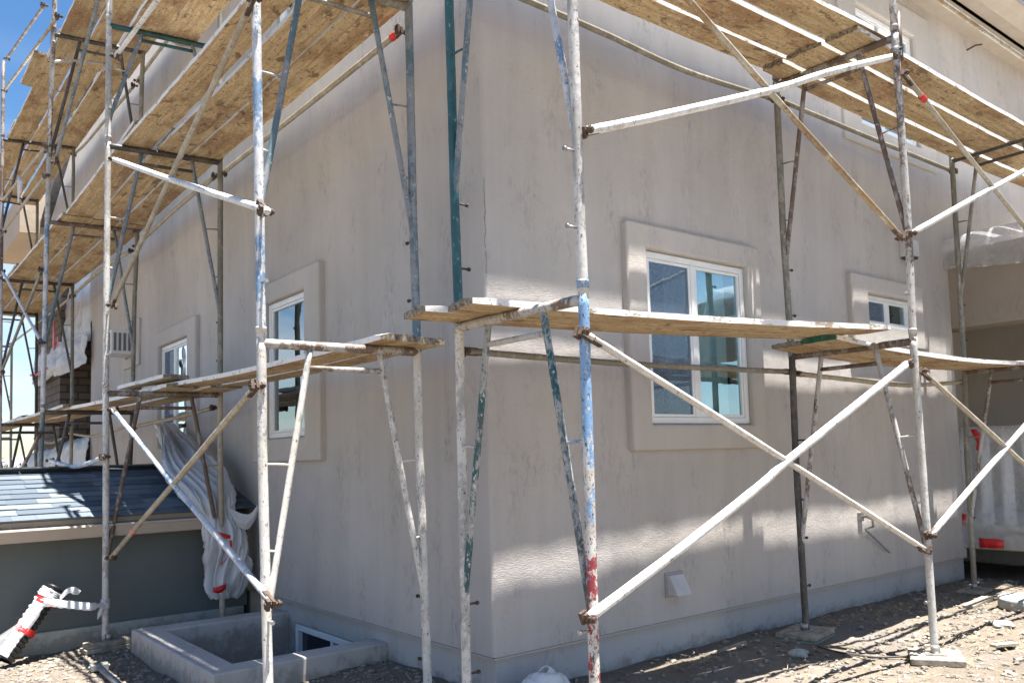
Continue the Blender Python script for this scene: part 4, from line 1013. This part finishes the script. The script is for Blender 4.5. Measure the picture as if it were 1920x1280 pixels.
b = MB(); b.box((q.x-.06,-.10,q.z-.1),(q.x+.08,-.01,q.z-.081)); b.build('opening', DARKROOM, vh)
sp = thing('hose_spigot', 'dark hose spigot with a bent pipe tail on the right wall', 'spigot', at(1613,968,1,0))
q = at(1613,968,1,-.0); b = MB(); b.tube([q, q+V((0,-.06,0)), q+V((.03,-.09,-.02)), q+V((.04,-.09,-.08))], .010, 10, step=.02); b.obox(q+V((-.01,-.01,0)), (.035,0,0), (0,.009,0), (0,0,.035)); b.build('valve', STEEL, sp)
b = MB(); b.tube([q+V((.04,-.09,-.08)), at(1622,992,1,-.08), at(1645,1013,1,-.05), at(1668,1035,1,-.03)], .008, 8, step=.03); b.build('tail_pipe', STEEL, sp)
# wall hook under the eave
q = at(1808,97,1,0); b = MB(); b.tube([q, q+V((0,-.12,.02)), q+V((.1,-.14,.05))], .01, 8); tag(b.build('wall_hook', RUSTY, base=q), 'bent rusty wire hook on the upper right wall', 'hook')
# cable between the pads
b = MB(); pts = [at(1533,1211,2,.10), at(1575,1222,2,.10), at(1640,1231,2,.10), at(1700,1229,2,.11), at(1745,1222,2,.12)]
q = []
for i in range(4):
    for f in range(8): 
        x = f/8; p0, p1, p2, p3 = pts[max(i-1,0)], pts[i], pts[i+1], pts[min(i+2,4)]
        q.append(.5*((2*p1)+(p2-p0)*x+(2*p0-5*p1+4*p2-p3)*x*x+(3*p1-p0-3*p2+p3)*x**3))
b.tube(q, .006, 8); tag(b.build('cable', CABLE, base=pts[2]), 'dark cable curving over the dirt between the two board pads', 'cable')
# round concrete block at the right edge
dk = thing('concrete_block', 'round grey concrete cap lying on the dirt at the right edge', 'concrete block', (4.55,-.98,.1))
b = MB(); b.tube([(4.55,-.98,.08),(4.55,-.98,.16),(4.55,-.98,.168)], [.24,.24,.225], 40); b.build('cap', CONC, dk, bevel=.008)
b = MB(); b.obox((4.42,-.62,.10), (.25,.03,0), (-.005,.045,0), (0,0,.015)); tag(b.build('board_scrap', GREYPAD, base=(4.42,-.62,.1), bevel=.004), 'short board scrap beside the round concrete cap', 'board')
# steel fitting on the ground bottom left
q0 = at(186,1249,2,.06); q1 = at(208,1290,2,.05)
ft = thing('steel_fitting', 'grey steel pipe end with a bolted coupler lying on the dirt at bottom left', 'pipe fitting', q0)
b = MB(); b.tube([q0, q1+V((.05,-.25,0))], .02, 12, .05, step=.06); b.build('tube', P['greyt'], ft)
b = MB(); d = (q1-q0).normalized(); s = V((0,0,1)).cross(d).normalized(); b.obox(q0, d*.035, s*.055, V((0,0,.022))); b.tube([q0-s*.07, q0+s*.07], .013, 6); b.build('coupler', STEEL, ft, bevel=.006)

# ------------------------------------------------------------------ gravel, straw, bushes
def stones(n, area, smin, smax, name, skip=None, seed=1):
    rnd = random.Random(seed); b = MB()
    ico = [(0,-.53,.85),(0,.53,.85),(0,-.53,-.85),(0,.53,-.85),(.85,0,.53),(-.85,0,.53),(.85,0,-.53),(-.85,0,-.53),(.53,.85,0),(-.53,.85,0),(.53,-.85,0),(-.53,-.85,0)]
    fc = [(0,1,5),(0,4,1),(0,10,4),(0,11,10),(0,5,11),(1,4,8),(1,8,9),(1,9,5),(2,3,6),(2,7,3),(2,6,10),(2,10,11),(2,11,7),(3,8,6),(3,9,8),(3,7,9),(4,10,6),(4,6,8),(5,9,7),(5,7,11)]
    k = 0
    while k < n:
        x = rnd.uniform(area[0], area[1]); y = rnd.uniform(area[2], area[3])
        if skip and skip(x, y, rnd): continue
        k += 1
        p = V((x, y, 0)); z = gz(x, y)+.022*noise.fractal(p*1.6, 1, 2, 4)
        r = smin+(smax-smin)*rnd.random()**2.2; sx, sy, sz = r*rnd.uniform(.7,1.3), r*rnd.uniform(.7,1.3), r*rnd.uniform(.4,.8); a = rnd.random()*6.28; ca, sa = math.cos(a), math.sin(a)
        base = len(b.v)
        for (ix,iy,iz) in ico:
            jx = 1+rnd.uniform(-.25,.25); X, Y = ix*sx*jx, iy*sy*jx
            b.v.append(V((x+X*ca-Y*sa, y+X*sa+Y*ca, z+iz*sz+sz*.25)))
        for f in fc: b.face([base+i for i in f])
    return kind(b.build(name, STONE, recalc=False), 'stuff')
def skipL(x, y, r): return (-1.1 < x and 1.22 < y < 3.1) or x > -.0 or y > 3.66
stones(6500, (-2.3,0,-.6,3.66), .005, .022, 'gravel', skipL, 3)
stones(7500, (-.6,5.8,-2.6,-.02), .003, .026, 'pebbles', lambda x, y, r: r.random() < .4 and y > -.7, 5)
rnd = random.Random(15)
for i, (lab, x, y, l, w_, mt) in enumerate((('splintered wood offcut lying on the sunlit dirt near the pale pad',2.95,-1.42,.22,.05,GREYPAD),('thin lath offcut lying in the wall shade by the dryer vent',1.75,-.22,.3,.02,GREYPAD),('small mortar lump on the dirt left of the stacked pad',1.9,-.62,.07,.06,CONC),('flat mortar lump on the sunlit dirt before the round cap',3.6,-1.15,.09,.07,CONC))):
    a = rnd.random()*3; k = MB(); z = gz(x,y)+.025; ca, sa = math.cos(a), math.sin(a)
    if mt is CONC:
        P0 = [[V((x+math.cos(u)*math.sin(v)*l*(1+.35*noise.noise(V((math.cos(u)*2,math.sin(u)*2,v*2+i)))), y+math.sin(u)*math.sin(v)*w_*(1+.35*noise.noise(V((math.cos(u)*2,math.sin(u)*2,v*2+i)))), z+.03*math.cos(v))) for u in [6.2832*q/14 for q in range(15)]] for v in [math.pi*q/8 for q in range(9)]]
        k.grid(P0, sm=False); tag(k.build('mortar_lump', mt, base=(x,y,z)), lab, 'mortar lump')
    else:
        k.obox((x,y,z+.008), (ca*l/2,sa*l/2,.006), (-sa*w_/2,ca*w_/2,0), (0,0,.009)); tag(k.build('wood_offcut', mt, base=(x,y,z), bevel=.003), lab, 'wood offcut')
rnd = random.Random(9); b = MB()
for (cx, cy, n, s) in ((1.35,-.28,90,.16),(3.6,-.28,120,.2),(3.0,-.25,50,.15),(2.9,-1.3,120,.4),(4.3,-1.2,70,.4),(1.6,-1.2,60,.4)):
    for i in range(n):
        x, y = rnd.gauss(cx, s), rnd.gauss(cy, s*.5); y = min(y, -.05); z = gz(x, y)+.02+rnd.random()*.02; a = rnd.random()*6.28; l = rnd.uniform(.03,.09)
        d = V((math.cos(a), math.sin(a), rnd.uniform(-.15,.35)))*l; w = V((-math.sin(a), math.cos(a), 0))*.0016
        p = V((x, y, z)); q = b.verts([p-w, p+w, p+d+w, p+d-w]); b.face((q,q+1,q+2,q+3))
kind(b.build('straw', STRAW), 'stuff')
def bush(label, x, y, z, w, h, seed):
    rnd = random.Random(seed); t = thing('shrub', label, 'shrub', (x,y,z), 'shrubs beyond the shed')
    k = MB()
    lumps = [(rnd.gauss(0,.4)*w, rnd.gauss(0,.4)*w, rnd.uniform(.3,.85)*h, rnd.uniform(.25,.45)*w) for _ in range(9)]
    for i in range(1500):
        lx, ly, lz, lr = rnd.choice(lumps); v = V((rnd.gauss(0,1), rnd.gauss(0,1), rnd.gauss(0,1))).normalized()*lr*rnd.random()**.4
        p = V((x+lx+v.x, y+ly+v.y, z+max(.1, lz+v.z*.9))); u = V((rnd.gauss(0,1), rnd.gauss(0,1), rnd.gauss(0,1))).normalized()*rnd.uniform(.05,.13); s = u.orthogonal().normalized()*u.length*.5
        q = k.verts([p-u, p+s, p+u, p-s]); k.face((q,q+1,q+2,q+3))
    k.build('crown', LEAF, t)
    k = MB()
    for i in range(5): k.tube([(x,y,z-.2),(x+rnd.gauss(0,.3)*w,y+rnd.gauss(0,.3)*w,z+h*.6)], [.06,.02], 6)
    k.build('trunk', TWIG, t)
zz = gz(0, 40)
for i, (lab, px, Y, w, h) in enumerate((('green shrub at the very left edge beyond the shed',-14,42,2.6,3.3),('taller green shrub between the far left uprights',20,40,2.4,3.5),('rounded green shrub left of the blue leg above the shed ridge',52,43,2.5,3.2),('low olive shrub close to the ledge sheet',80,38,1.9,2.9))):
    q = at(px, 868, 1, Y); bush(lab, q.x, Y, zz, w, h, 40+i)

# ------------------------------------------------------------------ light, sky, camera
sd = V((.055, -.175, 1)).normalized()          # towards the sun
elev = math.asin(sd.z); azim = math.atan2(sd.x, sd.y)
sun = bpy.data.lights.new('sun', 'SUN'); sun.energy = 5.0; sun.angle = R(.4); sun.color = (1, .965, .915)
so = bpy.data.objects.new('sun', sun); COL.objects.link(so); so.rotation_euler = sd.to_track_quat('Z', 'Y').to_euler(); so.location = (0,-4,20)
wd = bpy.data.worlds.new('World'); scene.world = wd; wd.use_nodes = True; nt = wd.node_tree; nt.nodes.clear()
sky = N(nt, 'ShaderNodeTexSky', sky_type='NISHITA'); sky.sun_disc = False; sky.sun_elevation = elev; sky.sun_rotation = azim; sky.air_density = 1.0; sky.dust_density = .4; sky.ozone_density = 1.6
tc = N(nt, 'ShaderNodeTexCoord'); mp = N(nt, 'ShaderNodeMapping'); mp.inputs['Scale'].default_value = (1.2,1.2,4.2); L(nt, tc.outputs['Generated'], mp.inputs[0])
cn = nz(nt, mp.outputs[0], 1.7, 7, .6, .4)
sz = N(nt, 'ShaderNodeSeparateXYZ'); L(nt, tc.outputs['Generated'], sz.inputs[0])
low = ramp(nt, sz.outputs[2], .0, .42, (1,1,1), (0,0,0))
cf = N(nt, 'ShaderNodeMath', operation='MULTIPLY'); L(nt, ramp(nt, cn, .42, .66), cf.inputs[0]); L(nt, low, cf.inputs[1])
hs_ = N(nt, 'ShaderNodeHueSaturation'); hs_.inputs['Saturation'].default_value = 1.25; L(nt, sky.outputs[0], hs_.inputs['Color'])
mxs = mix(nt, cf.outputs[0], hs_.outputs[0], (7.2,7.6,8.2))
bg_ = N(nt, 'ShaderNodeBackground'); bg_.inputs[1].default_value = .05; L(nt, mxs, bg_.inputs[0])
wo = N(nt, 'ShaderNodeOutputWorld'); L(nt, bg_.outputs[0], wo.inputs[0])

cam = bpy.data.cameras.new('camera'); co = bpy.data.objects.new('camera', cam); COL.objects.link(co); scene.camera = co
Mc = Matrix((R2, U2, -Fw)).transposed().to_4x4(); Mc.translation = CAM; co.matrix_world = Mc
cam.sensor_width = 36; cam.lens = FPX/1920*36; cam.shift_x = -(PPX-960)/1920; cam.shift_y = (PPY-640)/1920
cam.clip_start = .05; cam.clip_end = 12000
cam.dof.use_dof = True; cam.dof.focus_distance = 3.9; cam.dof.aperture_fstop = 9
scene.view_settings.view_transform = 'Standard'; scene.view_settings.look = 'None'; scene.view_settings.gamma = 1; scene.view_settings.exposure = 1.95
scene.cycles.max_bounces = 8; scene.cycles.diffuse_bounces = 5; scene.cycles.transparent_max_bounces = 12
scene.cycles.use_denoising = True
